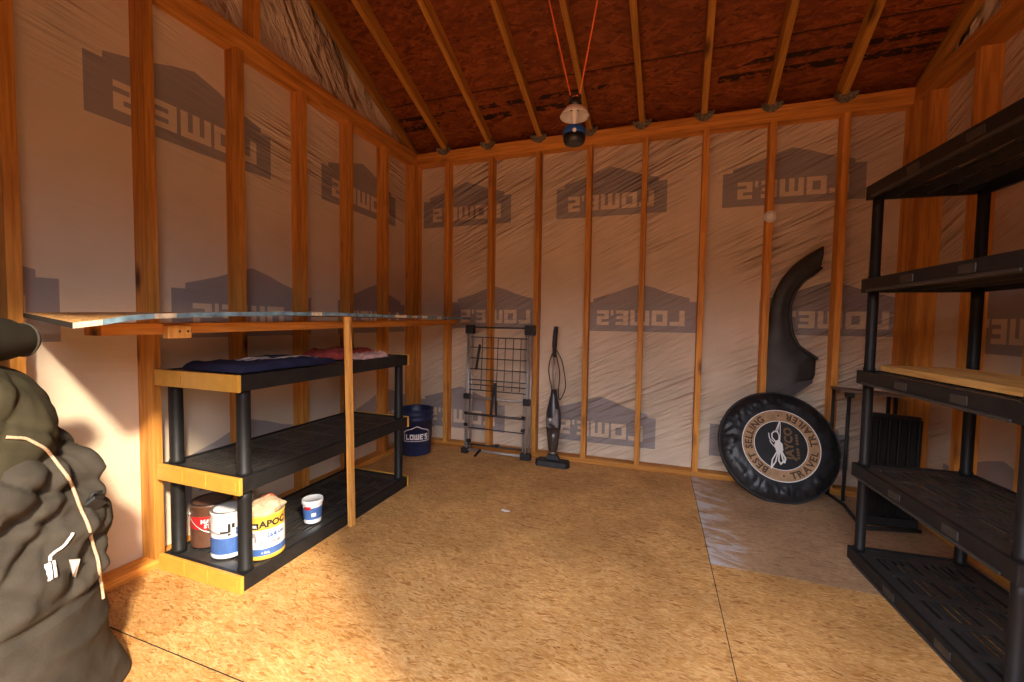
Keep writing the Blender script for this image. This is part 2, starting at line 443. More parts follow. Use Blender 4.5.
# left wall framing
for i in range(7):
    y = -.424 - S * i
    if y < -D: break
    stud(wl, -SD + .001, 0, y - ST / 2, y + ST / 2)
stud(wl, -SD + .001, 0, -.040, -.002); stud(wl, -SD + .001, 0, -D, -D + .038)
b = MB(); b.box(-SD + .001, 0, -D, -.002, 0, .038, .002); b.build('bottom_plate', 'pine_y', wl)
b = MB(); b.box(-SD + .001, 0, -D, -.002, HS, HS + .05, .002); b.build('top_plate', 'pine_y', wl)
b = MB(); b.box(-SD + .001, -.0015, -D, -.002, HS + .0515, ZP, .002); b.build('top_plate', 'pine_y', wl)
# right wall framing
for yn in (-.155, -.552, -.95, -1.36, -1.77, -2.17, -2.58):
    stud(wr, W, W + SD - .001, yn, yn + .038)
stud(wr, W, W + SD - .001, -.040, -.002); stud(wr, W, W + SD - .001, -D, -D + .038)
b = MB(); b.box(W, W + SD - .001, -D, -.002, 0, .038, .002); b.build('bottom_plate', 'pine_y', wr)
b = MB(); b.box(W, W + SD - .001, -D, -.002, HS, HS + .05, .002); b.build('top_plate', 'pine_y', wr)
b = MB(); b.box(W + .0015, W + SD - .001, -D, -.002, HS + .0515, ZP, .002); b.build('top_plate', 'pine_y', wr)

# gables: crumpled wrap, studs
def gable(name, xw, sgn, label, parent_label=None):
    bmk = MB(); n = 60; rows = 22
    grid = []
    for i in range(n + 1):
        y = -D * i / n
        top = zr(max(y, -D - y)) + .10
        col = []
        for j in range(rows + 1):
            z = ZP - .02 + (top - ZP + .02) * j / rows
            a = fract((y * 3 + z * 2.4, z * .8 - y * .5, 3 + sgn), 4)
            rid = abs(noise.noise(Vector((y * 7 + z * 4.5, z * 1.2, 9))))
            dx = sgn * (.05 * a + .11 * (.35 - rid)) * min(1, (z - ZP + .05) / .15)
            col.append(bmk.bm.verts.new((xw - dx * .9, y, z)))
        grid.append(col)
    fs = []
    for i in range(n):
        for j in range(rows):
            fs.append(bmk.bm.faces.new((grid[i][j], grid[i + 1][j], grid[i + 1][j + 1], grid[i][j + 1])))
    bmk._mark(fs, True)
    o = bmk.build(name, 'wrap_gable', recalc=False)
    tag(o, label, 'wall', kind='structure'); return o
gl = gable('wall_left_gable', -.105, -1, 'crumpled house wrap in the gable above the left wall')
gr = gable('wall_right_gable', W + .105, 1, 'crumpled house wrap in the gable above the right wall')
for par, x0, x1 in ((gl, -.080, -.002), (gr, W + .002, W + .080)):
    for y in (-.68, -1.545, -2.5):
        if par is gl and y > -1: continue
        top = zr(max(y, -D - y)) + .02
        stud(par, x0, x1, y - .02, y + .02, ZP, top, name='gable_stud')

# front wall with the open doorway the picture is taken from (behind the camera)
fw = MB()
dx0, dx1, dh = 1.10, 2.86, 2.08
for (a0, a1, z0, z1) in ((-.12, dx0, 0, ZP), (dx1, W + .12, 0, ZP), (dx0, dx1, dh, ZP)):
    fw.box(a0, a1, -D - .10, -D - .0, z0, z1)
o = fw.build('wall_front', 'outer'); tag(o, 'front wall with the open doorway behind the camera', 'wall', kind='structure')
gm = MB(); gm.face([(-14, -22, -.12), (18, -22, -.12), (18, 6, -.12), (-14, 6, -.12)])
o = gm.build('ground', 'ground', recalc=False); tag(o, 'unseen ground outside the doorway, coloured to bounce warm light in', 'ground', kind='structure')
# outside cladding so that no light leaks
cl = MB()
cl.box(-.16, -.145, -D - .1, .16, -.05, 3.3); cl.box(W + .145, W + .16, -D - .1, .16, -.05, 3.3); cl.box(-.16, W + .16, .15, .165, -.05, 2.38)
o = cl.build('wall_cladding', 'outer'); tag(o, 'outer boards of the shed walls', 'wall', kind='structure')

# roof: sheathing panels + rafters ----------------------------------
RD = .097
def roofz(y): return (zr(y) if y > YR else zr(-D - y)) + RD
rf = MB()
ys = -.325
for (ya, yb) in ((.30, ys + .009), (ys - .009, YR)):
    for (xa, xb) in ((-.25, 1.36), (1.363, W + .25)):
        if ya > 0: xa2, xb2 = (xa, xb)
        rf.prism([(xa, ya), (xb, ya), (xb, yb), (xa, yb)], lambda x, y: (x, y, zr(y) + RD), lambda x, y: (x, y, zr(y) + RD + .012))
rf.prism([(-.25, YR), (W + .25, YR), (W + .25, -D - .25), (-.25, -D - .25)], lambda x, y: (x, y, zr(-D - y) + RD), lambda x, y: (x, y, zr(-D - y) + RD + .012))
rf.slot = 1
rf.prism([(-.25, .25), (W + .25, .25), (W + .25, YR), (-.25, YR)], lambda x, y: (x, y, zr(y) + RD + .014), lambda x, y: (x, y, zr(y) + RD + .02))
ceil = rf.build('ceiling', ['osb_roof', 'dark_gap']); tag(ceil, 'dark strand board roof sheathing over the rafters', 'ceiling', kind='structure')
def rafter(x, w=.038, sk=.05):
    b = MB()
    poly = [(SD + .15, 0), (0, 0), (YR + .02, 0), (YR + .02, RD - .001), (SD + .15, RD - .001)]
    q0 = lambda y, h, sg: (x + sk * min(y, 0) + sg * w / 2, y, max(zr(y), ZP if (h == 0 and y > 0) else -9) + h)
    b.prism(poly, lambda y, h: q0(y, h, -1), lambda y, h: q0(y, h, 1))
    o = b.build('rafter', 'pine_rafter', ceil)
    b = MB(); q = lambda y: zr(-D - y)
    b.prism([(-D - .1, 0), (YR - .02, 0), (YR - .02, RD - .001), (-D - .1, RD - .001)], lambda y, h: (x - w / 2, y, q(y) + h), lambda y, h: (x + w / 2, y, q(y) + h))
    b.build('rafter', 'pine_rafter', ceil)
RX = [.279, .686, 1.118, 1.512, 1.893, 2.304, 2.710, 3.113]
for x in RX: rafter(x)
rafter(-.058, sk=0); rafter(W + .058, sk=0)
b = MB(); b.box(-.14, W + .14, YR - .019, YR + .019, zr(YR) - .02, zr(YR) + RD - .01); b.build('ridge_board', 'pine_x', ceil)
# blocking strip in the dark gap between rafters at the eave
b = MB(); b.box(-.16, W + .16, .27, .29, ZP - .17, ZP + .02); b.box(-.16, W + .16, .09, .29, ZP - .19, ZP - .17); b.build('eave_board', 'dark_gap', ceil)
# metal rafter ties: U saddle with two flared, pleated wings on the plate
for x in RX:
    b = MB()
    for sg in (-1, 1):
        b.box(x + sg * .021 - .0015, x + sg * .021 + .0015, -.014, .05, ZP - .005, ZP + .055)
        b.prism([(0, -.012), (.034, .004), (.046, .030), (.040, .046), (.022, .040), (0, .052)],
                lambda u, v: (x + sg * (.021 + u), -.016 - u * .5 - .006 * math.sin(u * 150), ZP - .030 + v),
                lambda u, v: (x + sg * (.021 + u), -.013 - u * .5 - .006 * math.sin(u * 150), ZP - .030 + v))
    b.box(x - .021, x + .021, -.016, -.012, ZP - .045, ZP + .004)
    b.build('rafter_tie', 'galvanised', ceil, label='galvanised metal rafter tie')

# ------------------------------------------------------------------ printed logos on the wrap (seen from behind: mirrored)
GL = {
 'L': ([(0, 0, .34, 1), (.34, 0, .95, .27)], 1.0),
 'O': ([(0, 0, .30, 1), (.72, 0, 1.02, 1), (.30, 0, .72, .25), (.30, .75, .72, 1)], 1.07),
 'W': ([(0, .25, .29, 1), (.49, .25, .78, 1), (.98, .25, 1.27, 1), (0, 0, 1.27, .25)], 1.32),
 'E': ([(0, 0, .32, 1), (.32, 0, .86, .22), (.32, .40, .80, .60), (.32, .78, .86, 1)], .90),
 "'": ([(.02, .66, .20, 1.02)], .24),
 'S': ([(0, 0, .84, .22), (0, .40, .84, .60), (0, .78, .84, 1), (0, .60, .32, .78), (.52, .22, .84, .40)], .86)}
def letters(word):
    out = []; x = 0
    for ch in word:
        rects, adv = GL[ch]
        out += [(x + r[0], r[1], x + r[2], r[3]) for r in rects]; x += adv + .10
    return out, x - .10
RECTS, RW = letters("LOWE'S")
LOGO = [(0, 0), (1, 0), (1, .235), (.925, .235), (.925, .262), (.88, .272), (.74, .305), (.62, .345), (.5, .375), (.38, .345), (.26, .305), (.12, .272), (.075, .262), (.075, .235), (0, .235)]
def logo(parent, fn, u0, w, z0, ink, film, mirror=True, zs=1.0, clip=None):
    """fn(u, z, off) -> world point; u runs left to right as seen from inside"""
    b = MB(); b.slot = 0
    pts = [(u0 + p[0] * w, z0 + p[1] * zs) for p in LOGO]
    b.prism(pts, lambda u, z: fn(u, z, .0015), None)
    b.slot = 1
    k = .78 * w / RW
    for (a, c, d, e) in RECTS:
        a2, d2 = a * k, d * k
        if mirror: a2, d2 = .78 * w - d2, .78 * w - a2
        z = lambda t: z0 + (.05 + .118 * t) * zs
        b.face([fn(u0 + .11 * w + a2, z(c), .0025), fn(u0 + .11 * w + d2, z(c), .0025), fn(u0 + .11 * w + d2, z(e), .0025), fn(u0 + .11 * w + a2, z(e), .0025)])
    return b.build('printed_logo', [ink, film], parent, recalc=False, label='grey logo printed on the house wrap, seen mirrored')
fb = lambda u, z, o: (u, SD - o, z)
fl_ = lambda u, z, o: (-SD + o, u, z)
fr_ = lambda u, z, o: (W + SD - o, -u, z)
for u0, z0 in ((.02, 1.932), (1.245, 1.934), (2.45, 1.934)): logo(wb, fb, u0, .835, z0, 'ink_back', 'wrap_back')
for u0, z0 in ((.305, 1.040), (1.495, 1.040), (2.71, 1.040)): logo(wb, fb, u0, .825, z0, 'ink_back', 'wrap_back', zs=.97)
for u0, z0 in ((-.02, .145), (1.205, .145), (2.425, .145)): logo(wb, fb, u0, .845, z0, 'ink_back', 'wrap_back')
for u0, z0 in ((-2.222, 1.895), (-1.015, 1.895)): logo(wl, fl_, u0, .825, z0, 'ink_left', 'wrap_left')
for u0, z0 in ((-3.13, 1.00), (-1.93, 1.00), (-.87, 1.00)): logo(wl, fl_, u0, .82, z0, 'ink_left', 'wrap_left')
for u0, z0 in ((-1.95, .16), (-.75, .16)): logo(wl, fl_, u0, .82, z0, 'ink_left', 'wrap_left')
for u0, z0 in ((.35, .98), (1.6, .98), (.95, 1.9), (.3, .12)): logo(wr, fr_, u0, .82, z0, 'ink_right', 'wrap_right')

# ------------------------------------------------------------------ left: bench board on a rail
bench = empty('workbench', (.25, -1.2, 0), 'long thin board bench fixed along the left wall on one slim leg', 'workbench')
# top: sagging sheet, cut corner near the viewer
b = MB(); n = 40
def bz(y):   # gentle sag of the unsupported near end
    t = max(0, (-y - 1.75) / .72); return 1.122 - .008 * (-y / 2.4) - .022 * t * t
Y0, Y1 = .03, -2.452
th = .016; rows = []
ZTAB = [(-2.56, 1.077), (-2.47, 1.090), (-2.40, 1.106), (-2.2, 1.117), (-1.9, 1.128), (-1.5, 1.134), (-.8, 1.134), (.1, 1.130)]
def tabv(T, q):
    for (a, va), (c, vc) in zip(T, T[1:]):
        if q <= c: return va + (vc - va) * max(0, (q - a) / (c - a))
    return T[-1][1]
for i in range(n + 1):
    t = i / n
    xb = .012
    xf = .518 + .004 * math.sin(i * .9)
    yb, yf = Y0 - .04 + (-2.445 - Y0 + .04) * t, Y0 + (-2.545 - Y0) * t
    zb_, zf_ = 1.130 + (1.106 - 1.130) * max(0, (t - .7) / .3), tabv(ZTAB, yf)
    if t < .6: zf_ = 1.132; zb_ = 1.130
    rows.append([b.bm.verts.new(p) for p in ((xb, yb, zb_), (xf, yf, zf_), (xf, yf, zf_ - th), (xb, yb, zb_ - th))])
for i in range(n):
    A, B = rows[i], rows[i + 1]
    for k, sl in ((0, 0), (1, 1), (2, 0), (3, 0)):
        f = b.bm.faces.new((A[k], A[(k + 1) % 4], B[(k + 1) % 4], B[k])); f.material_index = sl if not (sl == 1 and (i == n - 4 or i == n - 1 or (4 < i < 30 and random.random() < .12))) else 2
f = b.bm.faces.new(rows[0]); f.material_index = 0
f = b.bm.faces.new(rows[-1][::-1]); f.material_index = 3
b.build('tabletop', ['osb_bench', 'bench_blue', 'bench_chip', 'dark_gap'], bench, label='strand board top with a chipped blue front edge')
b = MB(); b.obox((.36, -2.43, 1.055), (.36, -.002, 1.090), .089, .038, up=(0, 0, 1), bevel=.002); b.build('rail', 'pine_y', bench)
b = MB(); b.box(.406, .436, -2.262, -2.186, 1.024, 1.068, .002)
b.slot = 1
for yn in (-2.225, -2.198): b.cyl((.4355, yn, 1.048), (.4365, yn, 1.048), .004, n=10)
b.build('support_block', ['pine_pale', 'nail'], bench, label='short pine block screwed to the rail')
b = MB()
b.obox((.5225, -1.452, 0), (.520, -1.476, 1.114), .028, .030, up=(0, 1, 0), bevel=.002); b.build('leg', 'pine_pale', bench)

# ------------------------------------------------------------------ shelving units
def deck(b, x0, x1, y0, y1, z, rim=.062, wall=.018, long_slots=True):
    """one moulded tier: rim with a lip, slotted deck, underside ribs"""
    # rim walls, slightly flared
    for (a0, a1, c0, c1) in ((x0, x0 + wall, y0, y1), (x1 - wall, x1, y0, y1), (x0 + wall, x1 - wall, y0, y0 + wall), (x0 + wall, x1 - wall, y1 - wall, y1)):
        b.box(a0, a1, c0, c1, z - rim, z, .003)
    m = .055; b.slot = 1
    zt, zb = z - .006, z - .014
    # solid border
    b.box(x0 + wall, x0 + m, y0 + wall, y1 - wall, zb, zt); b.box(x1 - m, x1 - wall, y0 + wall, y1 - wall, zb, zt)
    b.box(x0 + m, x1 - m, y0 + wall, y0 + m + .02, zb, zt); b.box(x0 + m, x1 - m, y1 - m - .02, y1 - wall, zb, zt)
    # solid bands across
    nb = max(3, int(round((y1 - y0) / .16)))
    for i in range(1, nb):
        yc = y0 + m + (y1 - y0 - 2 * m) * i / nb
        b.box(x0 + m, x1 - m, yc - .016, yc + .016, zb, zt)
    # slats between the long slots
    xa = x0 + m; k = 0
    while xa < x1 - m:
        b.box(xa, min(xa + .0140, x1 - m), y0 + m, y1 - m, zb + .0012, zt - .0012); xa += .0290
    xc = (x0 + x1) / 2; b.box(xc - .016, xc + .016, y0 + m, y1 - m, zb + .0006, zt - .0006)
    # underside ribs
    for i in range(1, 4):
        xc = x0 + (x1 - x0) * i / 4
        b.box(xc - .003, xc + .003, y0 + wall, y1 - wall, z - rim + .012, zb)

def shelf_unit(loc, x0, x1, y0, y1, tops, label, rim, pr, inset, caps, post_mat, notch=False):
    u = empty('shelving_unit', loc, label, 'shelving unit')
    for i, z in enumerate(tops):
        b = MB(); deck(b, x0, x1, y0, y1, z, rim)
        if notch:   # moulded lugs along the front lip
            for yc in (y0 + .28 * (y1 - y0), y0 + .62 * (y1 - y0)):
                b.box(x0 - .004, x0 + .004, yc - .035, yc + .035, z - .045, z - .014, .003)
            b.box(x0 - .006, x0 + .01, y0 + .05, y1 - .05, z - rim, z - rim + .012, .003)
        t = b.build('shelf', ['black_plastic', 'deck_plastic'], u)
        if caps:
            for yc, s in ((y0, -1), (y1, 1)):
                b = MB(); ya, yb = sorted((yc + s * .001, yc + s * .016))
                b.box(x0 - .002, x1 + .004, ya, yb, z - rim - .002, z + .003, .003)
                # wrap-round front corner and moulding ticks
                for q in (.33, .62):
                    xq = x0 + (x1 - x0) * q
                    b.box(xq - .0015, xq + .0015, yc + s * .0155, yc + s * .018, z - rim + .004, z - .004)
                xq = x1 - .022
                b.box(xq - .006, xq + .006, yc + s * .0155, yc + s * .0175, z - rim + .014, z - .014)
                cp = b.build('end_cap', 'yellow_plastic', t, label='yellow plastic end cap')
    for i in range(len(tops) - 1):
        za, zb = tops[i] - .006, tops[i + 1] - rim + .01
        for px in (x0 + inset, x1 - inset):
            for py in (y0 + inset, y1 - inset):
                b = MB()
                prof = [(pr * 1.12, za), (pr * 1.12, za + .018), (pr, za + .022), (pr, zb - .05), (pr * 1.0, zb)]
                b.lathe(prof, (px, py, 0), 24)
                b.build('post', post_mat, u)
    return u
shelf_unit((.25, -1.48, 0), .018, .501, -2.050, -.897, [.066, .464, .873], 'low black three tier plastic shelving unit with yellow ends under the bench', .064, .026, .040, True, 'black_plastic_post')
_c = Vector((2.927, -.862, 0))
XF = Matrix.Translation(_c) @ Matrix.Rotation(math.radians(3.5), 4, 'Z') @ Matrix.Translation(-_c)
shelf_unit((3.2, -1.2, 0), 2.927, 3.371, -1.735, -.862, [.060, .462, .900, 1.322, 1.745], 'tall black five tier plastic shelving unit along the right wall', .062, .0200, .034, False, 'black_plastic_post', True)

# wooden boards on the right shelf
def board(name, x0, x1, y0, y1, z0, z1, label, rot=0):
    b = MB(); b.box(x0, x1, y0, y1, z0, z1, .003)
    o = b.build(name, 'pine_shelf'); tag(o, label, 'board', 'boards on the right shelves')
    return o
board('pine_board', 3.014, 3.172, -1.66, -.872, .9005, .927, 'knotty pine board nearest the front edge on the middle tier of the tall shelves')
board('pine_board', 3.175, 3.312, -1.655, -.874, .9005, .927, 'knotty pine board at the wall side of the middle tier of the tall shelves')
board('pine_board', 3.000, 3.30, -1.66, -.95, 1.3225, 1.336, 'thin pine board lying on the second tier from the top of the tall shelves')

XF = None
# ------------------------------------------------------------------ text helper
def text_rects(txt, size, bold=.0):
    cu = bpy.data.curves.new('t', 'FONT'); cu.body = txt; cu.size = size; cu.offset = bold; cu.resolution_u = 2
    o = bpy.data.objects.new('t', cu); C.objects.link(o)
    dg = bpy.context.evaluated_depsgraph_get(); me = o.evaluated_get(dg).to_mesh()
    vs = [tuple(v.co) for v in me.vertices]; fs = [tuple(p.vertices) for p in me.polygons]
    o.to_mesh_clear() if False else None
    bpy.data.objects.remove(o); bpy.data.curves.remove(cu)
    if not vs: return [], [], 0
    xs_ = [v[0] for v in vs]
    return vs, fs, max(xs_)
def put_text(b, txt, size, fn, bold=.0, center=True, subdiv=False):
    vs, fs, w = text_rects(txt, size, bold)
    if not vs: return
    x0 = min(v[0] for v in vs); dx = -(x0 + w) / 2 if center else 0
    V = [b.bm.verts.new(fn(v[0] + dx, v[1])) for v in vs]
    for f in fs:
        try: q = b.bm.faces.new([V[i] for i in f]); q.material_index = b.slot
        except ValueError: pass

# ------------------------------------------------------------------ paint cans on the lower left shelf
ZS = .0662
TOC = Vector((2.03, -3.22))
def facing(cx, cy): return math.atan2(TOC.y - cy, TOC.x - cx)
def patch(b, cx, cy, r, a0, a1, z0, z1, n=14, off=.0006):
    """curved label patch on a can: angles measured from the front direction"""
    f = facing(cx, cy); R = r + off
    for i in range(n):
        t0 = f + a0 + (a1 - a0) * i / n; t1 = f + a0 + (a1 - a0) * (i + 1) / n
        b.face([(cx + R * math.cos(t0), cy + R * math.sin(t0), z0), (cx + R * math.cos(t1), cy + R * math.sin(t1), z0),
                (cx + R * math.cos(t1), cy + R * math.sin(t1), z1), (cx + R * math.cos(t0), cy + R * math.sin(t0), z1)])
def on_can(cx, cy, r, a, z, off=.0012):
    f = facing(cx, cy) + a
    return lambda u, v: (cx + (r + off) * math.cos(f + u / r), cy + (r + off) * math.sin(f + u / r), z + v)
def bail(root, cx, cy, r, z, a, drop, name='bail_handle'):
    """wire handle hanging against the can between two ears"""
    f = facing(cx, cy) + a; pts = []
    for i in range(17):
        t = -PI / 2 + PI * i / 16
        dz = -drop * math.cos(t)
        pts.append((cx + (r + .005) * math.cos(f + t), cy + (r + .005) * math.sin(f + t), z + dz))
    b = MB(); b.tube(pts, .0018, 6); 
    for t in (-PI / 2, PI / 2):
        c = (cx + (r - .002) * math.cos(f + t), cy + (r - .002) * math.sin(f + t), z)
        e = (cx + (r + .008) * math.cos(f + t), cy + (r + .008) * math.sin(f + t), z)
        b.cyl(c, e, .009, n=12)
    return b.build(name, 'can_metal', root, label='wire handle')
def can(cx, cy, r, h, body, lidmat, label, lid_in=True):
    t = empty('paint_can', (cx, cy, ZS), label, 'paint can', 'paint cans on the low shelf')
    b = MB(); z = ZS
    b.lathe([(r * .93, z), (r * 1.012, z), (r * 1.012, z + .006), (r, z + .009), (r, z + h - .010), (r * 1.015, z + h - .008), (r * 1.015, z + h), (r * .90, z + h)], (cx, cy, 0), 44)
    b.build('can_body', body, t)
    b = MB(); b.lathe([(r * .90, z + h - .002), (r * 1.0, z + h + .0005), (r * 1.0, z + h + .002), (r * .87, z + h + .002), (r * .85, z + h - .002), (0.0001, z + h - .002)], (cx, cy, 0), 44)
    b.build('lid', lidmat, t)
    return t
# 1 brown can, red label
c1 = (.103, -1.893); r1 = .083; t = can(*c1, r1, .190, 'can_brown', 'can_lid_dark', 'reddish brown paint can with a red label nearest the wall on the bottom tier')
b = MB(); patch(b, *c1, r1, -1.5, 1.5, ZS + .085, ZS + .142); o = b.build('label_band', 'can_red', t, recalc=False, label='red label band')
b = MB()
put_text(b, 'MATTE', .026, on_can(*c1, r1, -.05, ZS + .112), .0008); put_text(b, 'STAIN', .022, on_can(*c1, r1, -.02, ZS + .092), .0008)
b.build('label_print', 'print_white', t, recalc=False, label='white lettering')
bail(t, *c1, r1, ZS + .15, .25, .085)
# 2 white and blue can
c2 = (.270, -1.930); r2 = .073; t = can(*c2, r2, .195, 'can_white', 'can_metal', 'white and blue paint can half hidden behind the front shelf post')
b = MB(); patch(b, *c2, r2, -2.2, .85, ZS + .018, ZS + .088); patch(b, *c2, r2, .25, 1.2, ZS + .098, ZS + .128)
b.build('label_band', 'can_blue', t, recalc=False, label='blue label band')
b = MB(); patch(b, *c2, r2, -.55, -.05, ZS + .110, ZS + .118); patch(b, *c2, r2, -.15, .0, ZS + .098, ZS + .150); patch(b, *c2, r2, .05, .2, ZS + .13, ZS + .15)
b.build('label_print', 'print_black', t, recalc=False, label='dark printed figure')
bail(t, *c2, r2, ZS + .145, -.3, .035)
# 3 yellow and white can with rag
c3 = (.414, -1.882); r3 = .079; t = can(*c3, r3, .190, 'can_yellow', 'can_metal', 'yellow and white labelled roofing can with a rag on its lid')
b = MB(); patch(b, *c3, r3, -1.7, 1.7, ZS + .045, ZS + .128); b.build('label_field', 'can_white', t, recalc=False, label='white label field')
b = MB(); patch(b, *c3, r3, -1.7, 1.7, ZS + .017, ZS + .047, off=.001); b.build('label_band', 'can_blue', t, recalc=False, label='blue label band')
b = MB(); put_text(b, '264', .026, on_can(*c3, r3, .33, ZS + .094), .0012)
put_text(b, 'FLASH', .017, on_can(*c3, r3, .75, ZS + .096), .0008); b.build('label_numerals', 'can_blue', t, recalc=False, label='blue product numerals')
b = MB(); patch(b, *c3, r3, -1.2, -.28, ZS + .134, ZS + .160, off=.001); put_text(b, 'APOC', .040, on_can(*c3, r3, .42, ZS + .140), .0018)
b.build('label_print', 'print_black', t, recalc=False, label='black brand lettering')
b = MB(); put_text(b, 'SEALER', .016, on_can(*c3, r3, -.68, ZS + .141, .0022), .0006); b.build('label_lettering', 'print_white', t, recalc=False, label='small white lettering'); b = MB()
put_text(b, '1 GAL', .012, on_can(*c3, r3, .05, ZS + .026, .0022), .0004); b.build('label_lettering', 'print_white', t, recalc=False, label='small white lettering')
b = MB()
for (a, z, w_, h_) in ((-.62, .098, .20, .020), (-.50, .075, .12, .028), (-.75, .062, .10, .014), (-.2, .068, .10, .012), (.05, .062, .08, .012), (.3, .066, .22, .010), (.62, .062, .18, .014)):
    patch(b, *c3, r3, a, a + w_, ZS + z, ZS + z + h_, n=3, off=.001)
b.build('label_picture', 'print_grey', t, recalc=False, label='small grey pictures')
def cloth_lump(name, c, rx, ry, h, mat, seed, flat=.5, nu=40, nv=14, amp=.3, rot=0, extra=None):
    b = MB(); rings = []
    for j in range(nv + 1):
        ph = (PI / 2) * j / nv
        ring = []
        for i in range(nu):
            t = 2 * PI * i / nu
            e = 1 + amp * fract((math.cos(t) * 1.3 + seed, math.sin(t) * 1.3, ph * .8), 3)
            cr = math.cos(ph) ** flat
            x, y = rx * e * cr * math.cos(t), ry * e * cr * math.sin(t)
            z = h * math.sin(ph) ** .8
            z *= 1 + amp * 1.2 * fract((x * 22 + seed, y * 22, 1.7), 4)
            xr, yr = x * math.cos(rot) - y * math.sin(rot), x * math.sin(rot) + y * math.cos(rot)
            ring.append(b.bm.verts.new((c[0] + xr, c[1] + yr, c[2] + max(0, z))))
        rings.append(ring)
    fs = []
    for j in range(nv):
        for i in range(nu):
            fs.append(b.bm.faces.new((rings[j][i], rings[j][(i + 1) % nu], rings[j + 1][(i + 1) % nu], rings[j + 1][i])))
    b._mark(fs, True); b._mark([b.bm.faces.new(rings[0][::-1]), b.bm.faces.new(rings[-1])], True)
    return b
o = cloth_lump('rag', (c3[0], c3[1], ZS + .190), .074, .078, .036, 'rag_tan', 3.1, flat=.45, amp=.35).build('rag', 'rag_tan')
tag(o, 'crumpled tan rag on the yellow paint can lid', 'rag')
o = cloth_lump('cap', (c3[0] - .045, c3[1] + .055, ZS + .190), .03, .03, .034, 'rag_red', 8.1, flat=.4, amp=.2).build('cloth_scrap', 'rag_red')
tag(o, 'small red orange scrap of cloth behind the tan rag', 'cloth')
b = MB(); b.obox((c3[0] + .01, c3[1] - .075, ZS + .232), (c3[0] - .01, c3[1] + .035, ZS + .238), .012, .003); o = b.build('stir_stick', 'rag_tan'); tag(o, 'flat wooden stir stick lying across the tan rag', 'stick')
# 4 small tub
c4 = (.395, -1.590); r4 = .046
t = empty('plastic_tub', (*c4, ZS), 'small white plastic tub with a blue label beyond the yellow can', 'tub')
b = MB(); b.lathe([(r4 * .86, ZS), (r4 * .88, ZS + .004), (r4, ZS + .098), (r4 * 1.0, ZS + .100)], (*c4, 0), 36); b.build('tub_body', 'can_white', t)
b = MB(); b.lathe([(r4 * 1.07, ZS + .098), (r4 * 1.09, ZS + .100), (r4 * 1.09, ZS + .116), (r4 * 1.02, ZS + .118), (r4 * .98, ZS + .114), (.0001, ZS + .114)], (*c4, 0), 36); b.build('lid', 'can_white', t)
def cone_patch(b, c, ra, rb, za, zb, a0, a1, z0, z1, n=12, off=.0007):
    f = facing(*c); rr = lambda z: ra + (rb - ra) * (z - za) / (zb - za) + off
    for i in range(n):
        p = [f + a0 + (a1 - a0) * (i + k) / n for k in (0, 1)]
        b.face([(c[0] + rr(z) * math.cos(q), c[1] + rr(z) * math.sin(q), z) for q, z in ((p[0], z0), (p[1], z0), (p[1], z1), (p[0], z1))])
b = MB(); cone_patch(b, c4, r4 * .88, r4, ZS + .004, ZS + .098, -1.5, 1.5, ZS + .022, ZS + .082); b.build('label_band', 'can_blue', t, recalc=False, label='blue label band')
b = MB(); cone_patch(b, c4, r4 * .88, r4, ZS + .004, ZS + .098, -.15, .35, ZS + .038, ZS + .056, off=.0015); b.build('label_patch', 'print_white', t, recalc=False, label='white label patch')
b = MB(); cone_patch(b, c4, r4 * .88, r4, ZS + .004, ZS + .098, -.95, -.2, ZS + .074, ZS + .090, off=.0015); b.build('label_tab', 'can_red', t, recalc=False, label='red label tab')

# folded cloths on the top tier
ZT = .8745
def folded(name, x0, x1, y0, y1, h, mat, seed, layers=3, amp=.012, rot=0):
    """a folded garment: soft rounded slab with layered edge"""
    b = MB(); nx, ny = 26, 34; cx, cy = (x0 + x1) / 2, (y0 + y1) / 2
    top, bot = [], []
    for i in range(nx + 1):
        A, B = [], []
        for j in range(ny + 1):
            u, v = i / nx * 2 - 1, j / ny * 2 - 1
            ed = min(1, (1 - max(abs(u), abs(v)) ** 5) * 2.2) if max(abs(u), abs(v)) < 1 else 0
            wob = 1 + .07 * noise.noise(Vector((u * 1.7 + seed, v * 1.7, 0)))
            x, y = u * (x1 - x0) / 2 * wob, v * (y1 - y0) / 2 * wob
            z = h * (max(ed, 0) ** .45) * (.82 + .30 * fract((u * 1.6 + seed, v * 2.0, 2), 3)) + amp * fract((u * 4 + seed, v * 6, 5), 3) * ed
            xr, yr = x * math.cos(rot) - y * math.sin(rot), x * math.sin(rot) + y * math.cos(rot)
            A.append(b.bm.verts.new((cx + xr, cy + yr, ZT + max(z, .004)))); B.append(b.bm.verts.new((cx + xr, cy + yr, ZT)))
        top.append(A); bot.append(B)
    fs = []
    for i in range(nx):
        for j in range(ny):
            fs.append(b.bm.faces.new((top[i][j], top[i + 1][j], top[i + 1][j + 1], top[i][j + 1])))
            fs.append(b.bm.faces.new((bot[i][j], bot[i][j + 1], bot[i + 1][j + 1], bot[i + 1][j])))
    for i in range(nx):
        for j in (0, ny): fs.append(b.bm.faces.new((top[i][j], bot[i][j], bot[i + 1][j], top[i + 1][j])))
    for j in range(ny):
        for i in (0, nx): fs.append(b.bm.faces.new((top[i][j], top[i][j + 1], bot[i][j + 1], bot[i][j])))
    b._mark(fs, True); return b
navy = folded('folded_shirt', .09, .45, -2.01, -1.46, .034, 'navy_cloth', 4.0, amp=.004).build('folded_shirt', 'navy_cloth')
tag(navy, 'folded navy blue shirt with a white print on the top tier of the low shelves', 'shirt')
def drop(o, x, y):
    """height of the object's surface at x, y"""
    bpy.context.view_layer.update()
    ok, loc, nr, fi = o.ray_cast(Vector((x, y, 3)) - o.matrix_world.translation, Vector((0, 0, -1)))
    return loc.z + o.matrix_world.translation.z if ok else ZT
b = MB()
